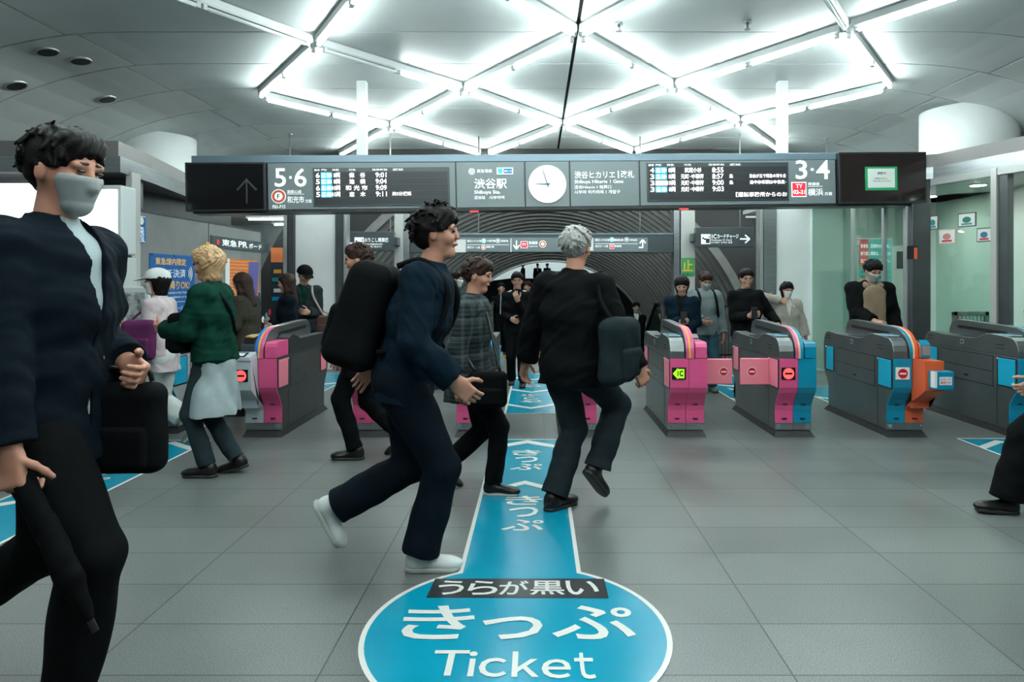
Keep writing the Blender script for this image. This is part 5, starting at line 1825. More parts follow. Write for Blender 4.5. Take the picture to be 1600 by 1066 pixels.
K_CHAR = cloth('charcoal', (0.016, 0.022, 0.026))
K_SLATE = cloth('slate', (0.022, 0.034, 0.040))
K_GREEN = cloth('bottle_green', (0.003, 0.028, 0.019), 0.3, 9)
K_OLIVE = cloth('olive', (0.030, 0.029, 0.021))
K_RUST = cloth('rust', (0.17, 0.030, 0.024))
K_CREAM = cloth('pale_pink', (0.46, 0.39, 0.40), 0.1)
K_WHITE = cloth('white', (0.56, 0.58, 0.56), 0.08)
K_PGREY = cloth('pale_grey', (0.33, 0.39, 0.40), 0.12)
K_HOOD = cloth('hoodie_grey', (0.15, 0.185, 0.19), 0.1)
K_JEANS = cloth('jeans', (0.028, 0.066, 0.092), 0.2)
K_BEIGE = cloth('beige', (0.36, 0.32, 0.28), 0.1)
K_BROWN = cloth('brown', (0.20, 0.145, 0.10), 0.12)
K_TEAL = cloth('teal_jacket', (0.010, 0.034, 0.040))
LEATHER = mat('leather_black', (0.006, 0.006, 0.006), 0.32, spec=0.35)
LEATHERB = mat('leather_brown', (0.075, 0.035, 0.028), 0.35)
SNEAKW = mat('sneaker_white', (0.62, 0.66, 0.65), 0.45)
SNEAKG = mat('sneaker_grey', (0.11, 0.11, 0.105), 0.6)
SOLEW = mat('sole_white', (0.42, 0.43, 0.41), 0.5)
SOLEB = mat('sole_black', (0.012, 0.012, 0.012), 0.5)
def plaid_mat():
    m = bpy.data.materials.new('cloth_plaid')
    m.use_nodes = True
    nt = m.node_tree
    b_ = nt.nodes['Principled BSDF']
    b_.inputs['Roughness'].default_value = 0.85
    b_.inputs['Specular IOR Level'].default_value = 0.2
    tc = nt.nodes.new('ShaderNodeTexCoord')
    sep = nt.nodes.new('ShaderNodeSeparateXYZ')
    nt.links.new(tc.outputs['Object'], sep.inputs[0])
    prev = None
    for ax_, per, th in (('X', 0.11, 0.80), ('Z', 0.12, 0.80), ('Y', 0.11, 0.80), ('Z', 0.03, 0.7)):
        d = nt.nodes.new('ShaderNodeMath'); d.operation = 'DIVIDE'; d.inputs[1].default_value = per
        fr_ = nt.nodes.new('ShaderNodeMath'); fr_.operation = 'FRACT'
        gt = nt.nodes.new('ShaderNodeMath'); gt.operation = 'GREATER_THAN'; gt.inputs[1].default_value = th
        nt.links.new(sep.outputs[ax_], d.inputs[0]); nt.links.new(d.outputs[0], fr_.inputs[0]); nt.links.new(fr_.outputs[0], gt.inputs[0])
        if prev is None:
            prev = gt.outputs[0]
        else:
            a_ = nt.nodes.new('ShaderNodeMath'); a_.operation = 'ADD'
            nt.links.new(prev, a_.inputs[0]); nt.links.new(gt.outputs[0], a_.inputs[1])
            prev = a_.outputs[0]
    r = nt.nodes.new('ShaderNodeMapRange')
    r.inputs['From Max'].default_value = 3.0
    nt.links.new(prev, r.inputs['Value'])
    cr = nt.nodes.new('ShaderNodeValToRGB')
    cr.color_ramp.elements[0].color = (0.010, 0.014, 0.016, 1)
    cr.color_ramp.elements[1].color = (0.060, 0.078, 0.082, 1)
    nt.links.new(r.outputs[0], cr.inputs['Fac'])
    nt.links.new(cr.outputs[0], b_.inputs['Base Color'])
    return m
K_PLAID = plaid_mat()

def ik(A, T, l1, l2, pole):
    d = T - A
    D = np.linalg.norm(d)
    D2 = min(D, 0.998 * (l1 + l2))
    u = d / max(D, 1e-9)
    T = A + u * D2
    p = pole - u * pole.dot(u)
    p = unit(p)
    x = (l1 * l1 - l2 * l2 + D2 * D2) / (2 * D2)
    h = math.sqrt(max(l1 * l1 - x * x, 0))
    return A + u * x + p * h, T

def person(label, X, Y, H=1.7, yaw=0, z0=0.0, lean=0, side=0, twist=0, head=(0, 0), hip=None, bulk=1.0,
           feet=((0.05, 0.09, 0, 0), (-0.05, -0.09, 0, 0)), hands=((0.05, 0.22, 0.78), (0.05, -0.22, 0.78)), palm=None, curl=(0.5, 0.5), finger_dir=None,
           top=None, top_dt=0.022, hem=0.02, coat=None, bottom=K_BLACK, bot_dt=0.014, flare=0.0, skirt=None, cuff=0.0,
           shoe=LEATHER, sole=SOLEB, skin=SKIN, hair=('short', HAIRB), mask=None, glasses=False, cap=None, res=None, inner=None, stripes=None,
           hoodie=False, group=None, simple=False, sleeve=0.95, pitch=(0, 0)):
    s = H / 1.7
    res = res or max(0.0048, Y * 0.00098)
    ya = math.radians(yaw)
    Fw, Lf, Up = V(math.cos(ya), math.sin(ya), 0), V(-math.sin(ya), math.cos(ya), 0), V(0, 0, 1)
    O = V(X, Y, z0)
    loc = lambda f, l, z: O + Fw * f * s + Lf * l * s + Up * z * s
    ankles, fdirs = [], []
    for f, l, up, pt in feet:
        ankles.append(loc(f, l, 0.085 + up))
        p = math.radians(pt)
        fdirs.append(Fw * math.cos(p) - Up * math.sin(p))
    hz = hip if hip else 0.905
    if hip is None:
        # lower the pelvis until every foot can be reached
        for a in ankles:
            for _ in range(60):
                if np.linalg.norm(a - loc(0, 0, hz)) > 0.805 * s:
                    hz -= 0.006
                else:
                    break
    Pc = loc(0, 0, hz)
    le, sd = math.radians(lean), math.radians(side)
    U = unit(rot(rot(Up, Lf, le), Fw, sd))
    TL = Lf
    TF = unit(np.cross(TL, U))
    TL = unit(np.cross(U, TF))
    tw = math.radians(twist)
    SL, SF = rot(TL, U, tw), rot(TF, U, tw)
    MT = np.stack([SF, SL, U])
    MP = np.stack([TF, TL, U])
    at = lambda f, l, u: Pc + (SF * f + SL * l + U * u) * s
    hipj = [Pc + TL * (0.085 * s * q) - Up * 0.02 * s for q in (1, -1)]
    knees = []
    for i in (0, 1):
        k_, a_ = ik(hipj[i], ankles[i], 0.425 * s, 0.405 * s, Fw + fdirs[i] * 0.3)
        knees.append(k_)
        ankles[i] = a_
    neckb = at(-0.015, 0, 0.535)
    sh = [at(-0.01, 0.165 * bulk * q, 0.465) for q in (1, -1)]
    wr, el = [], []
    for i, q in ((0, 1), (1, -1)):
        T = loc(*hands[i])
        e_, w_ = ik(sh[i], T, 0.285 * s, 0.25 * s, -Fw * 0.8 + Lf * q * 0.5 - Up * 0.4)
        el.append(e_)
        wr.append(w_)
    hy, hp = math.radians(head[0]), math.radians(head[1])
    HF = rot(unit(SF - Up * SF.dot(Up)), Up, hy)
    HL = unit(np.cross(Up, HF))
    HF = rot(HF, HL, hp)
    HU = unit(np.cross(HF, HL))
    MH = np.stack([HF, HL, HU])
    hc = neckb + (0.4 * U + 0.6 * HU) * 0.154 * s + HF * 0.022 * s
    hd = lambda f, l, u: hc + (HF * f + HL * l + HU * u) * s

    root = thing('person', label, 'person', (X, Y, z0), 0, group)
    inv = Matrix.Translation((-X, -Y, -z0))
    def part(name, sc, m, parent=None, lab=None):
        me = sc.mesh(name)
        me.transform(inv)
        return link(name, me, m, parent or root, lab)

    # ---- the body, one continuous surface
    B = Sculpt(res)
    torso = [(0.0, 0.105, 1.45), (0.14, 0.092, 1.42), (0.30, 0.108, 1.45), (0.42, 0.098, 1.6)]
    def torso_prims(S_, dt, k=0.04):
        for (u0, r0, w0), (u1, r1, w1) in zip(torso, torso[1:]):
            S_.cone(Pc + U * u0 * s, Pc + U * u1 * s, (r0 + dt) * s * (0.6 + 0.4 * bulk), (r1 + dt) * s * (0.6 + 0.4 * bulk), k, MT if u0 > 0.2 else MP, (1, (w0 + w1) / 2 * (0.7 + 0.3 * bulk), 1))
    def arm_prims(S_, i, dt, k=0.014, end=1.0, flat=''):
        q = 1 if i == 0 else -1
        S_.cone(at(0, 0.06 * q, 0.455), sh[i], (0.056 + dt * 0.7) * s, (0.052 + dt * 0.9) * s, 0.035)
        S_.cone(sh[i], el[i], (0.052 + dt) * s, (0.041 + dt) * s, k)
        e_ = el[i] + (wr[i] - el[i]) * end
        S_.cone(el[i], e_, (0.041 + dt) * s, (0.029 + dt * 1.05 + (0.004 if dt else 0)) * s, k, flat=flat)
    torso_prims(B, 0.0)
    B.cone(neckb - U * 0.03 * s, hd(-0.012, 0, -0.06), 0.058 * s, 0.052 * s, 0.03)
    # head
    B.ell(hd(-0.012, 0, 0.028), MH, V(0.094, 0.075, 0.090) * s, 0.02)
    B.cone(hd(0.012, 0, -0.02), hd(0.047, 0, -0.082), 0.064 * s, 0.033 * s, 0.03, MH, (1, 1.02, 1))
    B.ell(hd(0.055, 0.034, -0.02), MH, V(0.028, 0.026, 0.026) * s, 0.02)
    B.ell(hd(0.055, -0.034, -0.02), MH, V(0.028, 0.026, 0.026) * s, 0.02)
    B.cone(hd(0.080, 0, 0.022), hd(0.093, 0, -0.015), 0.009 * s, 0.0120 * s, 0.014)
    B.cone(hd(0.074, 0.042, 0.030), hd(0.074, -0.042, 0.030), 0.011 * s, 0.011 * s, 0.015)
    for q in (1, -1):
        B.ell(hd(0.098, 0.031 * q, 0.012), MH, V(0.016, 0.018, 0.011) * s, 0.010, 's')
        B.ell(hd(-0.005, 0.077 * q, 0.0), MH, V(0.018, 0.010, 0.030) * s, 0.006)
    B.ell(hd(0.078, 0, -0.047), MH, V(0.011, 0.022, 0.009) * s, 0.012)
    for i in (0, 1):
        q = 1 if i == 0 else -1
        arm_prims(B, i, 0.0)
        # legs
        B.cone(hipj[i], knees[i], 0.080 * s, 0.052 * s, 0.04)
        B.cone(knees[i], ankles[i], 0.050 * s, 0.034 * s, 0.03)
        mid = knees[i] + (ankles[i] - knees[i]) * 0.3
        B.cone(mid - Fw * 0.008 * s, mid + (ankles[i] - knees[i]) * 0.15 - Fw * 0.006 * s, 0.038 * s, 0.034 * s, 0.03)
        fd = fdirs[i]
        fu = unit(np.cross(fd, Lf))
        fu = fu if fu[2] > 0 else -fu
        B.cone(ankles[i] - fu * 0.04 * s, ankles[i] + (fd * 0.13 - fu * 0.055) * s, 0.032 * s, 0.024 * s, 0.02)
        # hand
        d = unit(wr[i] - el[i])
        if finger_dir and finger_dir[i] is not None:
            fdv = finger_dir[i]
            d = unit(d * 0.5 + unit(Fw * fdv[0] + Lf * fdv[1] + Up * fdv[2]))
        nrm = -Lf * q if palm is None or palm[i] is None else unit(Fw * palm[i][0] + Lf * palm[i][1] + Up * palm[i][2])
        nrm = nrm - d * nrm.dot(d)
        nrm = unit(nrm) if np.linalg.norm(nrm) > 0.05 else unit(np.cross(d, Fw))
        t_ = np.cross(d, nrm) * (-1 if i == 0 else 1)
        MHn = np.stack([d, t_, nrm])
        w = wr[i]
        rf = max(0.0085 * s, res * 0.92)
        B.cone(w - d * 0.01 * s, w + d * 0.03 * s, 0.027 * s, 0.026 * s, 0.02, MHn, (1, 1.15, 0.8))
        B.box(w + d * 0.052 * s, MHn, V(0.046, 0.040, 0.0145) * s, 0.012 * s, 0.015)
        cu = curl[i]
        for j, (off, ln) in enumerate(((0.031, 0.072), (0.0105, 0.080), (-0.0105, 0.074), (-0.031, 0.058))):
            base = w + (d * 0.092 + t_ * off) * s
            dd = unit(d + t_ * (0.10 - 0.07 * j))
            ang = 0.0
            p0 = base - dd * 0.012 * s
            for kf, part_ in enumerate((0.46, 0.30, 0.24)):
                ang += cu * (0.75, 1.0, 0.7)[kf] * (1 + 0.07 * j)
                v_ = dd * math.cos(ang) + nrm * math.sin(ang)
                p1 = p0 + v_ * ln * part_ * s * (1.2 if kf == 0 else 1)
                r_ = rf * (1.0, 0.95, 0.88)[kf]
                B.cone(p0, p1, r_, r_ * 0.96, 0.004)
                p0 = p1
        p0 = w + (d * 0.028 + t_ * 0.030) * s
        for kf, (ln, mix) in enumerate(((0.036, (0.55, 0.75, 0.25)), (0.030, (0.80, 0.45, 0.40 + 0.3 * cu)), (0.024, (0.9, 0.2, 0.45 + 0.4 * cu)))):
            v_ = unit(d * mix[0] + t_ * mix[1] + nrm * mix[2])
            p1 = p0 + v_ * ln * s
            r_ = rf * (1.25, 1.12, 1.0)[kf]
            B.cone(p0, p1, r_, r_ * 0.95, 0.008)
            p0 = p1
    body = part('body', B, skin)

    # ---- face details
    if not simple:
        for q in (1, -1):
            e = Sculpt(min(res, 0.004))
            e.ell(hd(0.0835, 0.031 * q, 0.012), MH, V(0.008, 0.013, 0.0065) * s, 0)
            part('eye', e, EYED)
            e = Sculpt(min(res, 0.004))
            e.cone(hd(0.0875, 0.016 * q, 0.036), hd(0.077, 0.046 * q, 0.034), 0.005 * s, 0.004 * s, 0)
            part('eyebrow', e, BROW)
        if not mask:
            e = Sculpt(min(res, 0.004))
            e.ell(hd(0.0870, 0, -0.047), MH, V(0.006, 0.021, 0.0065) * s, 0)
            part('mouth', e, LIPS)
    if mask:
        e = Sculpt(res * 0.8)
        e.cone(hd(0.045, 0, -0.018), hd(0.050, 0, -0.078), 0.062 * s, 0.042 * s, 0.02, MH, (1, 1.08, 1))
        e.cone(hd(0.088, 0, 0.0), hd(0.098, 0, -0.03), 0.012 * s, 0.016 * s, 0.02)
        e.cut(lambda P: -((P - hc) @ HF) + 0.028 * s)
        e.cut(lambda P: ((P - hc) @ HU) - 0.0 * s)
        mk = part('face_mask', e, mask)
        for q in (1, -1):
            e = Sculpt(min(res, 0.004))
            e.cone(hd(0.03, 0.064 * q, -0.015), hd(-0.005, 0.079 * q, 0.018), max(0.002, res * 0.5), max(0.002, res * 0.5), 0)
            part('ear_loop', e, mask, mk)
    if glasses:
        mb = MB()
        for q in (1, -1):
            pts = [hd(0.104, 0.031 * q + 0.022 * math.cos(a), 0.012 + 0.017 * math.sin(a)) - O for a in [2 * PI * k / 14 for k in range(14)]]
            mb.tube([Vector(p) for p in pts], 0.0022 * s, 6, True)
            mb.tube([Vector(hd(0.102, 0.053 * q, 0.016) - O), Vector(hd(0.0, 0.083 * q, 0.018) - O)], 0.002 * s, 5)
        mb.tube([Vector(hd(0.106, 0.010, 0.016) - O), Vector(hd(0.106, -0.010, 0.016) - O)], 0.002 * s, 5)
        mb.build('glasses', BLACK, root)

    # ---- hair
    seed = abs(hash(label)) % 1000 if False else sum(ord(ch) for ch in label) % 1000
    if hair:
        kind, hm = hair
        h = Sculpt(min(res, 0.007))
        vol = {'messy': 0.025, 'short': 0.016, 'spiky': 0.020, 'long': 0.018, 'bob': 0.024, 'crop': 0.010}[kind]
        h.ell(hd(-0.016, 0, 0.034), MH, V(0.094 + vol, 0.075 + vol * 0.8, 0.090 + vol) * s, 0.01)
        c0 = {'messy': 0.026, 'short': 0.026, 'spiky': 0.024, 'long': 0.024, 'bob': 0.030, 'crop': 0.010}[kind]
        if kind in ('short', 'spiky', 'bob', 'messy'):
            h.cone(hd(0.05, 0.035, 0.088), hd(0.05, -0.035, 0.088), 0.034 * s, 0.034 * s, 0.03)
        nl = HF * 0.75 - HU * 0.65
        def hairline(P, nl=nl, c0=c0):
            q = P - hc
            jag = np.abs(((q @ HL) / s * 38) % 1.0 - 0.5) + 0.5 * np.abs(((q @ HL) / s * 91 + 0.3) % 1.0 - 0.5)
            return q @ nl - c0 * s - 0.012 * s * (jag - 0.4)
        h.cut(hairline)
        if kind in ('short', 'crop', 'spiky', 'messy'):
            # clear the ears and the nape
            h.cut(lambda P: -((P - hc) @ HU) - 0.075 * s - 0.07 * np.minimum((P - hc) @ HF, 0))
            h.cut(lambda P: np.where(((P - hc) @ HF) > -0.030 * s, -((P - hc) @ HU) + 0.012 * s, -1.0))
        if cap:
            h.cut(lambda P: ((P - hc) @ HU) - 0.05 * s - 0.1 * ((P - hc) @ HF))
        if kind in ('short', 'bob', 'messy') and not simple and not cap:
            r_ = np.random.RandomState(seed)
            for _ in range(70):
                a_, b_ = r_.uniform(-1.25, 1.25), r_.uniform(-1.9, 0.75)
                v_ = unit(HU * math.cos(a_) * math.cos(b_) + HL * math.sin(a_) + HF * math.sin(b_))
                tn = unit(HF * r_.uniform(-0.5, 1.0) + HL * (a_ + r_.uniform(-0.5, 0.5)) - HU * 0.5)
                tn = unit(tn - v_ * tn.dot(v_))
                p_ = hd(-0.016, 0, 0.034) + (HF * v_.dot(HF) * (0.092 + vol) + HL * v_.dot(HL) * (0.073 + vol * 0.8) + HU * v_.dot(HU) * (0.088 + vol)) * s
                if (p_ - hc).dot(nl) > (c0 - 0.03) * s:
                    continue
                h.cone(p_ - v_ * 0.004 * s, p_ + (tn * 0.045 + v_ * (0.018 if kind == 'messy' else 0.004)) * s, 0.013 * s, 0.003 * s, 0.006)
        if kind == 'spiky':
            r_ = np.random.RandomState(seed)
            for _ in range(26):
                a_, b_ = r_.uniform(-1.1, 1.1), r_.uniform(-1.9, 0.7)
                v_ = unit(HU * math.cos(a_) * math.cos(b_) + HL * math.sin(a_) + HF * math.sin(b_))
                base = hd(-0.016, 0, 0.034)
                h.cone(base + v_ * 0.085 * s, base + (v_ * 0.122 + HU * 0.006 + HF * 0.006) * s, 0.020 * s, 0.006 * s, 0.01)
        if kind == 'long':
            h.cone(hd(-0.045, 0, 0.02), hd(-0.075, 0, -0.27), 0.078 * s, 0.045 * s, 0.03, MH, (1, 1.35, 1))
            for q in (1, -1):
                h.cone(hd(0.005, 0.070 * q, 0.03), hd(-0.01, 0.088 * q, -0.10), 0.030 * s, 0.032 * s, 0.02)
                h.cone(hd(-0.01, 0.088 * q, -0.10), hd(0.035, 0.085 * q, -0.27), 0.034 * s, 0.020 * s, 0.02)
        if kind == 'bob':
            h.cone(hd(-0.035, 0, 0.02), hd(-0.035, 0, -0.085), 0.080 * s, 0.062 * s, 0.03, MH, (1, 1.22, 1))
            h.cut(lambda P: np.maximum(((P - hc) @ HF) - (0.012 + 0.004 * np.sin(((P - hc) @ HU) / s * 60)) * s, -0.045 * s + 0 * P[:, 0]) if False else np.where(((P - hc) @ HU) < 0.02 * s, ((P - hc) @ HF) - 0.015 * s, -1.0))
        def strands(P):
            q = (P - hc) / s
            return 0.0020 * s * np.sin(170 * (q @ HL) + 6 * np.sin(30 * (q @ HU)) + 70 * (q @ HF)) + 0.0014 * s * np.sin(330 * (q @ HL) + 120 * (q @ HF) + 5 * np.sin(40 * (q @ HU)))
        h.warp(strands)
        part('hair', h, hm)
    if cap:
        kind, cm = cap
        e = Sculpt(min(res, 0.006))
        e.ell(hd(-0.012, 0, 0.040), MH, V(0.122, 0.104, 0.104) * s, 0.01)
        e.cut(lambda P: -((P - hc) @ HU) + 0.035 * s + 0.1 * ((P - hc) @ HF))
        e.cone(hd(0.08, 0, 0.050), hd(0.165, 0, 0.034), 0.036 * s, 0.032 * s, 0.01, np.stack([HF, HL, HU]), (1, 2.0, 0.16))
        if kind == 'hat':
            for q in range(12):
                a_ = q * PI / 6
                e.cone(hd(0.08 * math.cos(a_), 0.07 * math.sin(a_), 0.045), hd(0.135 * math.cos(a_), 0.12 * math.sin(a_), 0.018), 0.02 * s, 0.012 * s, 0.015)
        part('cap', e, cm)

    # ---- clothes
    if bottom:
        S_ = Sculpt(res)
        dt = bot_dt
        S_.cone(Pc + U * 0.12 * s, Pc - Up * 0.02 * s, (0.094 + dt) * s, (0.108 + dt) * s, 0.03, MP, (1, 1.42, 1), flat='')
        for i in (0, 1):
            S_.cone(hipj[i] + Up * 0.02 * s, knees[i], (0.090 + dt) * s, (0.058 + dt) * s, 0.03)
            e_ = knees[i] + (ankles[i] - knees[i]) * (0.99 - cuff)
            S_.cone(knees[i], e_, (0.058 + dt) * s, (0.050 + dt + flare) * s, 0.02, flat='b')
        S_.warp(wrinkles(0.0035 * s, 34, seed + 3))
        part('trousers', S_, bottom)
    if skirt:
        m_, z_, fl_ = skirt
        S_ = Sculpt(res)
        S_.cone(Pc + U * 0.12 * s, Pc - Up * 0.04 * s, 0.105 * s, 0.135 * s, 0.03, MP, (1, 1.35, 1))
        S_.cone(Pc - Up * 0.02 * s, Pc - Up * z_ * s, 0.135 * s, (0.14 + fl_) * s, 0.03, MP, (1, 1.25, 1), flat='b')
        S_.warp(wrinkles(0.006 * s, 30, seed + 5))
        part('skirt', S_, m_)
    if top:
        S_ = Sculpt(res)
        torso_prims(S_, top_dt)
        S_.cone(Pc + U * 0.10 * s, Pc - Up * hem * s, (0.098 + top_dt) * s, (0.118 + top_dt) * s, 0.03, MP, (1, 1.42, 1), flat='b')
        if coat:
            S_.cone(Pc - Up * 0.0 * s, Pc - Up * coat * s, (0.118 + top_dt) * s, (0.135 + top_dt) * s, 0.03, MP, (1, 1.35, 1), flat='b')
        for i in (0, 1):
            arm_prims(S_, i, top_dt, end=sleeve, flat='b')
        S_.cone(neckb - U * 0.06 * s, neckb + U * 0.025 * s, 0.088 * s, 0.068 * s, 0.03, flat='b')
        if hoodie:
            S_.cone(at(-0.085, 0.05, 0.50), at(-0.085, -0.05, 0.50), 0.062 * s, 0.062 * s, 0.03)
            for q in (1, -1):
                S_.cone(at(-0.075, 0.06 * q, 0.51), at(0.06, 0.05 * q, 0.47), 0.042 * s, 0.028 * s, 0.02)
        if inner:
            def vneck(P):
                q = (P - Pc) / s
                u_, l_, f_ = q @ U, q @ SL, q @ SF
                w_ = np.clip((u_ - 0.22) / 0.32, 0, 1) * 0.048
                return np.where(f_ > 0.02, (w_ - np.abs(l_)) * s, -1.0)
            S_.cut(vneck)
        # folds run deeper at elbows and waist
        S_.warp(wrinkles(0.0038 * s, 30, seed))
        S_.warp(wrinkles(0.0016 * s, 85, seed + 9))
        part('coat' if coat else 'jacket', S_, top)
        if inner:
            S_ = Sculpt(res)
            torso_prims(S_, top_dt - 0.009)
            S_.cone(neckb - U * 0.05 * s, neckb + U * 0.03 * s, 0.078 * s, 0.061 * s, 0.03, flat='b')
            part('shirt', S_, inner)
        if stripes:
            for i, q in ((0, 1), (1, -1)):
                out = unit(Lf * q + Up * 0.3)
                S_ = Sculpt(min(res, 0.006))
                r_ = (0.052 + top_dt + 0.000) * s
                S_.cone(sh[i] + out * r_, el[i] + (out * (0.041 + top_dt + 0.002)) * s, 0.013 * s, 0.012 * s, 0)
                S_.cone(at(0, 0.09 * q, 0.465) + Up * (0.054 + top_dt) * s, sh[i] + out * r_, 0.012 * s, 0.013 * s, 0)
                part('sleeve_stripe', S_, stripes)
    # ---- shoes
    for i in (0, 1):
        fd = fdirs[i]
        ll = Lf
        fu = unit(np.cross(fd, ll))
        fu = fu if fu[2] > 0 else -fu
        MF = np.stack([fd, ll, fu])
        A = ankles[i]
        rs = min(res, 0.006)
        S_ = Sculpt(rs)
        ft = lambda f, u, l=0: A + (fd * f + fu * u + ll * l) * s
        S_.cone(ft(-0.02, -0.01), ft(-0.025, -0.045), 0.043 * s, 0.043 * s, 0.02)
        S_.cone(ft(-0.02, -0.035), ft(0.125, -0.055), 0.043 * s, 0.034 * s, 0.03, MF, (1, 0.98, 0.9))
        S_.ell(ft(0.125, -0.055), MF, V(0.068, 0.045, 0.030) * s, 0.02)
        S_.cut(lambda P: -((P - A) @ fu) - 0.072 * s)
        sh_ = part('shoe', S_, shoe)
        S_ = Sculpt(rs)
        S_.cone(ft(-0.025, -0.076), ft(0.13, -0.076), 0.044 * s, 0.046 * s, 0.01, MF, (1.15, 1.02, 1))
        S_.cut(lambda P: np.maximum(((P - A) @ fu) + 0.064 * s, -((P - A) @ fu) - 0.085 * s))
        part('sole', S_, sole, sh_)
    info = dict(root=root, wr=wr, el=el, sh=sh, Pc=Pc, at=at, loc=loc, hd=hd, U=U, F=Fw, L=Lf, SF=SF, SL=SL, s=s, res=res, MT=MT, ankles=ankles)
    return info

def soft(name, sc, m, parent, origin):
    me = sc.mesh(name)
    me.transform(Matrix.Translation(tuple(-np.asarray(origin))))
    return link(name, me, m, parent)

def strap(parent, pts, r, m, origin, name='strap'):
    """soft flat strap through points"""
    P = [np.asarray(p, float) for p in pts]
    out = []
    for i in range(len(P) - 1):
        p0, p1, p2, p3 = P[max(i - 1, 0)], P[i], P[i + 1], P[min(i + 2, len(P) - 1)]
        for k in range(6):
            t = k / 6.0
            out.append(0.5 * ((2 * p1) + (-p0 + p2) * t + (2 * p0 - 5 * p1 + 4 * p2 - p3) * t * t + (-p0 + 3 * p1 - 3 * p2 + p3) * t ** 3))
    out.append(P[-1])
    return MB().tube([Vector(p - origin) for p in out], r, 8).build(name, m, parent)

def bag(name, label, cat, c, M, half, r, m, taper=0.0, res=0.006, wr=0.003, pocket=True):
    c = np.asarray(c, float)
    t = thing(name, label, cat, tuple(c))
    S_ = Sculpt(res)
    S_.box(c, M, V(*half), r, 0.02, taper=taper)
    S_.warp(wrinkles(wr, 22, sum(ord(q) for q in label) % 997))
    soft('bag_body', S_, m, t, c)
    if pocket:
        S_ = Sculpt(res)
        S_.box(c + M[0] * half[0] * 0.9 - M[2] * half[2] * 0.35, M, V(half[0] * 0.35, half[1] * 0.75, half[2] * 0.45), min(r, half[0] * 0.3), 0.02)
        S_.warp(wrinkles(wr * 0.7, 26, 5))
        soft('pocket', S_, m, t, c)
    return t, c
# ================================================================== THE PEOPLE
def px(x, Y):
    return (x - VX) / F * Y

# foreground man walking out of the left edge
p = person('tall person in a dark navy suit and face mask, closest to the camera', px(72, 2.32), 2.32, H=1.98, yaw=-4, lean=4, head=(-6, 8),
           feet=((-0.42, 0.09, 0.13, 45), (0.13, -0.09, 0.0, 0)), hands=((0.16, 0.13, 0.985), (0.12, -0.26, 0.65)), palm=((0, -1, 0), (0, 1, 0)), curl=(0.9, 1.0),
           top=K_NAVY, top_dt=0.030, hem=0.14, bottom=K_BLACK, bot_dt=0.022, hair=('short', HAIRB), mask=MASKG, bulk=1.08, skin=SKIN_RED, inner=K_PGREY)
w = p['wr'][0]
t, c = bag('briefcase', 'dark soft briefcase carried by the tall person in the navy suit', 'bag', w + V(0.02, -0.04, -0.22), np.stack([V(0, -1, 0), V(1, 0, 0), V(0, 0, 1)]), (0.06, 0.135, 0.16), 0.05, K_BLACK)
strap(t, [c + V(-0.08, 0, 0.165), c + V(-0.06, 0, 0.215), w + V(0.03, 0, -0.03), c + V(0.07, 0, 0.215), c + V(0.09, 0, 0.165)], 0.009, LEATHER, c, 'handle')
w = p['wr'][1]
t = thing('umbrella', 'folded black umbrella hanging from the near hand of the tall person in the navy suit', 'umbrella', tuple(w))
dd = unit(V(0.42, 0.02, -0.9))
S_ = Sculpt(0.006)
S_.cone(w + dd * 0.10, w + dd * 0.42, 0.030, 0.036, 0.01).cone(w + dd * 0.42, w + dd * 0.55, 0.034, 0.012, 0.01)
S_.warp(wrinkles(0.003, 60, 3))
soft('canopy', S_, K_BLACK, t, w)
MB().tube([Vector(dd * -0.03 + V(-0.0, 0, 0)), Vector(dd * 0.1), Vector(dd * 0.60)], 0.010, 8).build('shaft', BLACK, t)

# man in white sneakers with backpack
p = person('person in a blue-navy jacket and white sneakers striding with a big black backpack', px(628, 3.5), 3.5, H=1.85, yaw=2, lean=16, head=(2, -2), twist=-8,
           feet=((-0.33, 0.09, 0.155, 62), (0.10, -0.08, 0.0, 0)), hands=((-0.22, 0.24, 0.86), (0.27, -0.22, 0.885)), palm=((0, -1, 0), (0, 1, 0)), curl=(0.6, 0.5),
           top=K_NAVY2, top_dt=0.030, hem=0.10, bottom=K_NAVY, bot_dt=0.024, flare=0.012, shoe=SNEAKW, sole=SOLEW, hair=('messy', HAIRB), bulk=1.05, skin=SKIN_RED)
c = p['at'](-0.245, 0, 0.235)
t, c = bag('backpack', 'big black backpack on the back of the person in white sneakers', 'backpack', c, np.stack([-p['SF'], p['SL'], p['U']]), (0.125, 0.185, 0.275), 0.08, K_BLACK, taper=0.12)
for q in (1, -1):
    strap(t, [p['at'](-0.14, 0.09 * q, 0.50), p['at'](-0.02, 0.10 * q, 0.555), p['at'](0.125, 0.10 * q, 0.44), p['at'](0.10, 0.14 * q, 0.22), p['at'](-0.10, 0.16 * q, 0.10)], 0.016, K_BLACK, c)

# grey-haired man from behind
p = person('grey-haired person in a black jacket and charcoal trousers seen from behind, one foot lifted', px(890, 4.31), 4.31, H=1.79, yaw=42, lean=5, head=(-2, 4), twist=20,
           feet=((-0.06, 0.07, 0.0, 0), (0.17, -0.07, 0.15, 48)), hands=((-0.02, 0.40, 0.80), (0.22, -0.34, 0.86)), palm=((0.3, -1, 0), (0.3, 1, 0)), curl=(0.5, 0.9),
           top=K_BLACK, top_dt=0.034, hem=0.13, bottom=K_CHAR, bot_dt=0.022, flare=0.010, hair=('short', HAIRG), bulk=1.05, skin=SKIN_RED)
c = p['at'](-0.06, -0.33, 0.10)
t, c = bag('shoulder_bag', 'dark grey soft shoulder bag at the side of the grey-haired person', 'bag', c, np.stack([p['SL'] * -1, p['SF'], V(0, 0, 1)]), (0.085, 0.175, 0.20), 0.07, cloth('bag_grey', (0.012, 0.019, 0.022)), res=0.007, wr=0.006)
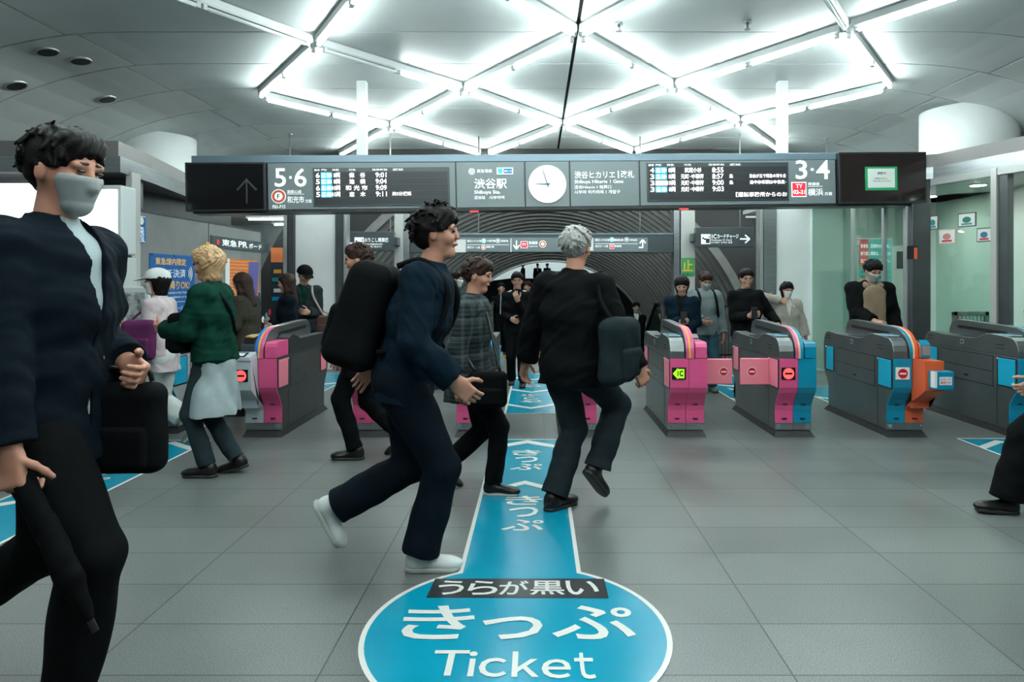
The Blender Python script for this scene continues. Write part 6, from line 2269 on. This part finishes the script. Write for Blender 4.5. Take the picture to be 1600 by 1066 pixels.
strap(t, [c + p['SF'] * 0.10 + V(0, 0, 0.17), p['at'](0.12, -0.22, 0.40), p['at'](0.0, -0.165, 0.555), p['at'](-0.12, -0.22, 0.40), c - p['SF'] * 0.10 + V(0, 0, 0.17)], 0.013, K_BLACK, c)

# plaid coat
p = person('person in a grey checked coat walking behind the white-sneaker walker, brown hair', px(732, 4.72), 4.72, H=1.63, yaw=-8, lean=5, head=(-4, 10),
           feet=((-0.20, 0.08, 0.06, 30), (0.20, -0.08, 0.0, 0)), hands=((0.14, 0.2, 0.82), (0.0, -0.25, 0.80)), curl=(0.6, 0.6),
           top=K_PLAID, top_dt=0.036, hem=0.08, coat=0.20, bottom=K_BLACK, bot_dt=0.014, hair=('short', HAIRBR), skin=SKIN_RED, shoe=LEATHER, sole=SOLEW)
c = p['at'](0.08, -0.27, -0.08)
t, c = bag('shoulder_bag', 'black shoulder bag on the person in the checked coat', 'bag', c + V(0.12, 0, 0), np.stack([V(0, -1, 0), V(1, 0, 0), V(0, 0, 1)]), (0.06, 0.13, 0.12), 0.04, K_BLACK, res=0.007)
strap(t, [c + V(0.08, 0, 0.11), p['at'](0.13, -0.1, 0.40), p['at'](0.0, 0.08, 0.54), p['at'](-0.14, -0.08, 0.35), c + V(-0.08, 0, 0.11)], 0.010, LEATHER, c)

# white cap
p = person('person in a white cap, pale top and white cropped trousers', px(252, 5.97), 5.97, H=1.55, yaw=186, lean=3, head=(4, 4),
           feet=((0.02, 0.07, 0.0, 0), (-0.27, -0.07, 0.10, 40)), hands=((0.24, 0.12, 1.06), (0.22, -0.13, 1.04)), palm=((0, -1, 0.3), (0, 1, 0.3)), curl=(0.8, 0.8),
           top=K_CREAM, top_dt=0.032, hem=0.16, bottom=K_WHITE, bot_dt=0.034, cuff=0.32, flare=0.02, shoe=SNEAKG, sole=SOLEW, hair=('bob', HAIRB), cap=('cap', K_WHITE), mask=MASKW)
c = p['at'](0.07, 0.275, 0.16)
t, c = bag('shoulder_bag', 'purple bag at the side of the person in the white cap', 'bag', c, np.stack([p['L'], p['F'], V(0, 0, 1)]), (0.06, 0.13, 0.17), 0.05, cloth('purple', (0.085, 0.018, 0.065)), res=0.007, wr=0.005)
strap(t, [c + p['F'] * 0.08 + V(0, 0, 0.15), p['at'](0.12, 0.08, 0.42), p['at'](0.0, -0.06, 0.52), p['at'](-0.12, 0.05, 0.36), c - p['F'] * 0.08 + V(0, 0, 0.15)], 0.010, cloth('purple', (0.085, 0.018, 0.065)), c)

# blond
p = person('blond person in a dark green sweater and black boots, arms held forward', px(336, 5.09), 5.09, H=1.69, yaw=180, lean=4, head=(0, 6),
           feet=((0.03, 0.06, 0.0, 0), (-0.13, -0.07, 0.02, 15)), hands=((0.33, 0.10, 1.10), (0.31, -0.10, 1.09)), palm=((0, -1, 0.4), (0, 1, 0.4)), curl=(0.7, 0.7),
           top=K_GREEN, top_dt=0.034, hem=0.02, bottom=K_SLATE, bot_dt=0.010, skirt=(K_PGREY, 0.42, 0.03), hair=('bob', HAIRBL), shoe=LEATHER, sole=SOLEB, skin=SKIN_RED)
c = p['at'](0.20, 0.08, 0.20)
t, c = bag('sling_bag', 'black sling bag worn across the chest of the blond person', 'bag', c, np.stack([p['F'], p['L'], V(0, 0, 1)]), (0.06, 0.12, 0.15), 0.05, K_BLACK, res=0.006)
strap(t, [c + V(0, 0, 0.13), p['at'](0.10, 0.07, 0.46), p['at'](-0.03, 0.08, 0.53), p['at'](-0.15, 0.05, 0.36), p['at'](-0.12, -0.1, 0.15)], 0.013, K_BLACK, c)

# man in black walking left behind the backpack
p = person('person in a black coat walking toward the wall, partly behind the big backpack', px(570, 5.6), 5.6, H=1.75, yaw=182, lean=4, head=(6, 5),
           feet=((0.06, 0.07, 0.0, 0), (-0.28, -0.08, 0.06, 30)), hands=((0.12, 0.25, 0.85), (-0.05, -0.25, 0.8)),
           top=K_BLACK, top_dt=0.032, hem=0.1, coat=0.22, bottom=K_BLACK, bot_dt=0.012, hair=('short', HAIRBR), skin=SKIN_RED)

# lane on the left
p = person('long-haired person in an olive jacket and rust trousers holding a pale cup at the gate', px(385, 7.35), 7.35, H=1.54, yaw=172, head=(0, 14), lean=3,
           feet=((0.05, 0.08, 0.0, 0), (-0.12, -0.08, 0.0, 0)), hands=((0.22, 0.14, 0.98), (0.24, -0.10, 1.0)), palm=((0, -1, 0), (0, 1, 0)), curl=(0.9, 0.9),
           top=K_OLIVE, top_dt=0.034, hem=0.08, bottom=K_RUST, bot_dt=0.02, hair=('long', HAIRBR), shoe=LEATHER)
w = p['wr'][0]
t = thing('cup', 'pale paper cup in the hand of the person in the olive jacket', 'cup', tuple(w + V(-0.08, -0.02, -0.04)))
MB().cyl((0, 0, 0), (0, 0, 0.10), 0.028, 0.036, 20).build('cup_body', PRINT_WHITE, t)
MB().cyl((0, 0, 0.10), (0, 0, 0.112), 0.039, 0.037, 20).build('lid', PRINT_WHITE, t)

p = person('long-haired person in a navy sweater with folded arms behind the charcoal gate', px(449, 8.2), 8.2, H=1.53, yaw=205, head=(-14, 8),
           hands=((0.20, -0.08, 1.06), (0.22, 0.10, 1.02)), palm=((-1, 0, 0), (-1, 0, 0)), curl=(0.5, 0.5),
           top=K_NAVY, top_dt=0.026, hem=0.06, bottom=K_BLACK, hair=('long', HAIRBR))
p = person('person in a black cap and dark cardigan with a cream strap, behind the long-haired one', px(474, 8.75), 8.75, H=1.65, yaw=-70, head=(18, 22),
           hands=((0.22, 0.05, 1.08), (0.05, -0.26, 0.80)), palm=((-0.2, -1, 0.2), (0, 1, 0)), curl=(0.7, 0.4),
           top=K_CHAR, top_dt=0.028, hem=0.06, bottom=K_BLACK, hair=('crop', HAIRB), cap=('cap', K_BLACK), inner=K_GREEN)
c = p['at'](0.08, 0.30, 0.02)
t, c = bag('tote_bag', 'brown leather bag with a cream strap on the person in the black cap', 'bag', c, np.stack([V(0, -1, 0), V(1, 0, 0), V(0, 0, 1)]), (0.06, 0.14, 0.13), 0.03, LEATHERB, res=0.008, pocket=True)
strap(t, [c + V(-0.05, 0.0, 0.12), p['at'](0.13, 0.12, 0.40), p['at'](0.0, 0.11, 0.53), p['at'](-0.14, 0.12, 0.3), c + V(0.05, 0.04, 0.12)], 0.015, K_BEIGE, c)

# behind the gates, middle
p = person('person with long brown hair glimpsed behind the backpack wearer', px(687, 9.2), 9.2, H=1.66, yaw=215, head=(-10, 10), top=K_BLACK, hair=('long', HAIRBR), bottom=K_BLACK)
p = person('dark-haired person in profile beside the long brown hair, behind the checked coat', px(712, 9.9), 9.9, H=1.58, yaw=-15, head=(0, 4), top=K_SLATE, hair=('short', HAIRB), bottom=K_BLACK, mask=MASKW)
p = person('person in glasses and a black tracksuit with white shoulder stripes', px(808, 9.4), 9.4, H=1.57, yaw=-92, head=(4, 2), bulk=0.98,
           feet=((0.14, 0.09, 0.0, 0), (-0.12, -0.09, 0.0, 0)), hands=((0.20, 0.02, 1.28), (0.20, -0.06, 1.0)), palm=((-1, 0, 0), (-0.6, 1, 0)), curl=(0.7, 0.3),
           top=K_BLACK, top_dt=0.024, hem=0.06, bottom=K_BLACK, bot_dt=0.016, hair=('short', HAIRB), glasses=True, stripes=SNEAKW)
p = person('dark-haired person on the escalator behind the tracksuit, face half hidden', px(783, 13.95), 13.95, z0=-0.2, H=1.60, yaw=-80, top=K_BLACK, hair=('short', HAIRB))
p = person('brown-haired person on the escalator looking over the tracksuit shoulder', px(824, 14.0), 14.0, z0=-0.2, H=1.63, yaw=-100, top=K_OLIVE, hair=('bob', HAIRBR))
p = person('person in a teal jacket seen from behind at the top of the escalator', px(950, 13.95), 13.95, z0=-0.2, H=1.66, yaw=100, top=K_TEAL, hair=('short', HAIRB), bottom=K_BLACK)
p = person('masked person in a black suit and white shirt going down the escalator', px(994, 14.8), 14.8, z0=-0.6, H=1.57, yaw=-90, hands=((0.2, 0.03, 0.86), (0.2, -0.03, 0.86)), palm=((0, -1, 0), (0, 1, 0)),
           top=K_BLACK, hair=('short', HAIRB), inner=K_WHITE, mask=MASKG)

# behind the gates, right
p = person('person in a navy jacket with a fringe looking at a phone beside the green poster', px(1066, 8.35), 8.35, H=1.50, yaw=-110, head=(6, 18), lean=4,
           hands=((0.20, 0.08, 0.98), (0.24, 0.02, 1.08)), palm=((0, -1, 0.3), (-0.3, 1, 0.4)), curl=(0.6, 0.8),
           top=K_NAVY2, top_dt=0.030, hem=0.08, bottom=K_BLACK, hair=('bob', HAIRB), inner=K_BLACK)
w = p['wr'][1]
t = thing('smartphone', 'smartphone in the hand of the person in the navy jacket', 'phone', tuple(w + V(0.01, -0.09, 0.05)))
MB().box(-0.037, 0.037, -0.004, 0.004, -0.06, 0.075, 0.003).build('phone_body', BLACK, t)
MB().box(-0.033, 0.033, 0.004, 0.0045, -0.055, 0.07).build('screen', mat('phone_screen', (0.2, 0.3, 0.32), 0.1, emit=0.4), t)
p = person('masked person in a grey hoodie and jeans with backpack straps', px(1101, 8.95), 8.95, H=1.57, yaw=-85, head=(0, 24),
           hands=((0.04, 0.25, 0.80), (0.24, -0.10, 1.0)), palm=((0, -1, 0), (0, 1, 0.4)), curl=(0.4, 0.7),
           top=K_HOOD, top_dt=0.034, hem=0.08, bottom=K_JEANS, bot_dt=0.018, hair=('short', HAIRBR), mask=MASKG, hoodie=True, bulk=1.05, shoe=SNEAKG)
c = p['at'](-0.21, 0, 0.28)
t, c = bag('backpack', 'dark backpack on the person in the grey hoodie', 'backpack', c, np.stack([-p['SF'], p['SL'], p['U']]), (0.09, 0.15, 0.22), 0.06, K_BLACK, res=0.009)
for q in (1, -1):
    strap(t, [p['at'](-0.14, 0.09 * q, 0.48), p['at'](-0.02, 0.11 * q, 0.55), p['at'](0.14, 0.115 * q, 0.44), p['at'](0.145, 0.14 * q, 0.26), p['at'](0.0, 0.20 * q, 0.12)], 0.017, K_BLACK, c)
p = person('person in glasses and a black sweatshirt looking at a phone', px(1166, 8.3), 8.3, H=1.59, yaw=-88, head=(-4, 6),
           hands=((0.14, 0.36, 0.98), (0.25, -0.04, 1.10)), palm=((0, 0, -1), (-0.2, 1, 0.4)), curl=(0.3, 0.7),
           top=K_BLACK, top_dt=0.028, hem=0.05, bottom=K_BLACK, hair=('short', HAIRB), hoodie=True, bulk=1.0, glasses=True)
w = p['wr'][1]
t = thing('smartphone', 'smartphone in the hand of the person in the black sweatshirt', 'phone', tuple(w + V(0.03, -0.08, 0.03)))
MB().box(-0.037, 0.037, -0.004, 0.004, -0.06, 0.075, 0.003).build('phone_body', BLACK, t)
MB().box(-0.033, 0.033, 0.004, 0.0045, -0.055, 0.07).build('screen', mat('phone_screen', (0.2, 0.3, 0.32), 0.1, emit=0.4), t)
p = person('masked person in a beige cardigan and white top holding a phone to the ear', px(1229, 9.2), 9.2, H=1.42, yaw=-92, head=(6, 6),
           hands=((0.05, 0.30, 0.78), (0.12, -0.15, 1.42)), palm=((0, -1, 0), (0.2, 1, 0)), curl=(0.9, 0.8),
           top=K_BEIGE, top_dt=0.036, hem=0.10, coat=0.22, bottom=K_BLACK, hair=('bob', HAIRB), mask=MASKW, inner=K_WHITE)
w = p['wr'][0]
t, c = bag('handbag', 'brown handbag in the hand of the person in the beige cardigan', 'bag', w + V(0.0, -0.05, -0.20), np.stack([V(0, -1, 0), V(1, 0, 0), V(0, 0, 1)]), (0.045, 0.11, 0.10), 0.025, LEATHERB, res=0.009, pocket=False)
strap(t, [c + V(-0.06, 0, 0.09), c + V(-0.04, 0, 0.14), w + V(0, -0.02, -0.05), c + V(0.04, 0, 0.14), c + V(0.06, 0, 0.09)], 0.007, LEATHERB, c, 'handle')
p = person('person in a black jacket over a brown hooded top behind the gates', px(1357, 7.95), 7.95, H=1.70, yaw=-96, head=(10, 24), lean=6,
           hands=((0.12, 0.26, 0.86), (0.34, -0.06, 0.99)), palm=((0, -1, 0), (0, 0.6, -1)), curl=(0.5, 0.35),
           top=K_BLACK, top_dt=0.042, hem=0.08, bottom=K_BLACK, hair=('short', HAIRB), hoodie=False, bulk=1.08, inner=K_BROWN, mask=MASKG)
S_ = Sculpt(0.008)
S_.cone(p['at'](0.135, 0, 0.44), p['at'](0.165, 0, -0.02), 0.09, 0.10, 0.03, p['MT'], (0.40, 1.35, 1))
S_.warp(wrinkles(0.004, 30, 4))
soft('hooded_top', S_, K_BROWN, p['root'], V(px(1357, 7.95), 7.95, 0))
S_ = Sculpt(0.008)
for q in (1, -1):
    S_.cone(p['at'](-0.08, 0.06 * q, 0.53), p['at'](0.09, 0.075 * q, 0.52), 0.045, 0.034, 0.02)
    S_.cone(p['at'](0.09, 0.075 * q, 0.52), p['at'](0.14, 0.02 * q, 0.44), 0.034, 0.026, 0.02)
S_.cone(p['at'](-0.09, 0.05, 0.53), p['at'](-0.09, -0.05, 0.53), 0.055, 0.055, 0.02)
soft('hood', S_, K_BROWN, p['root'], V(px(1357, 7.95), 7.95, 0))

# right edge
p = person('person in dark clothes striding in at the right edge of the picture', px(1678, 4.3), 4.3, H=1.74, yaw=176, lean=12, head=(0, 6),
           feet=((0.44, 0.08, 0.0, -4), (-0.36, -0.08, 0.12, 45)), hands=((0.36, 0.24, 0.82), (-0.2, -0.25, 0.8)), curl=(0.9, 0.5),
           top=K_BLACK, top_dt=0.036, hem=0.12, bottom=K_BLACK, bot_dt=0.03, flare=0.015, hair=('short', HAIRB))
w = p['wr'][0]
t, c = bag('shoulder_bag', 'dark bag carried by the person at the right edge of the picture', 'bag', w + V(0.06, -0.06, 0.02), np.stack([V(0, -1, 0), V(1, 0, 0), V(0, 0, 1)]), (0.06, 0.17, 0.12), 0.05, K_CHAR, res=0.007)
strap(t, [c + V(-0.08, 0, 0.11), c + V(-0.04, 0.03, 0.2), p['at'](0.1, 0.2, 0.40), p['at'](0.0, 0.17, 0.54), p['at'](-0.1, 0.2, 0.4), c + V(0.1, 0.03, 0.11)], 0.012, K_BLACK, c)

# small figures on the hall gallery
for n, (x, m, ya) in enumerate(((817, K_BLACK, 200), (840, K_BLACK, -90), (855, K_NAVY, -60), (905, K_SLATE, 180))):
    person('distant person on the gallery under the arch, %s from the concrete wall side' % ORD[n], px(x, 39.5), 39.5, z0=0.75, H=1.68, yaw=ya, res=0.022, top=m, bottom=K_BLACK, hair=('short', HAIRB), inner=K_WHITE if n == 1 else None, group='people on the hall gallery', simple=True)
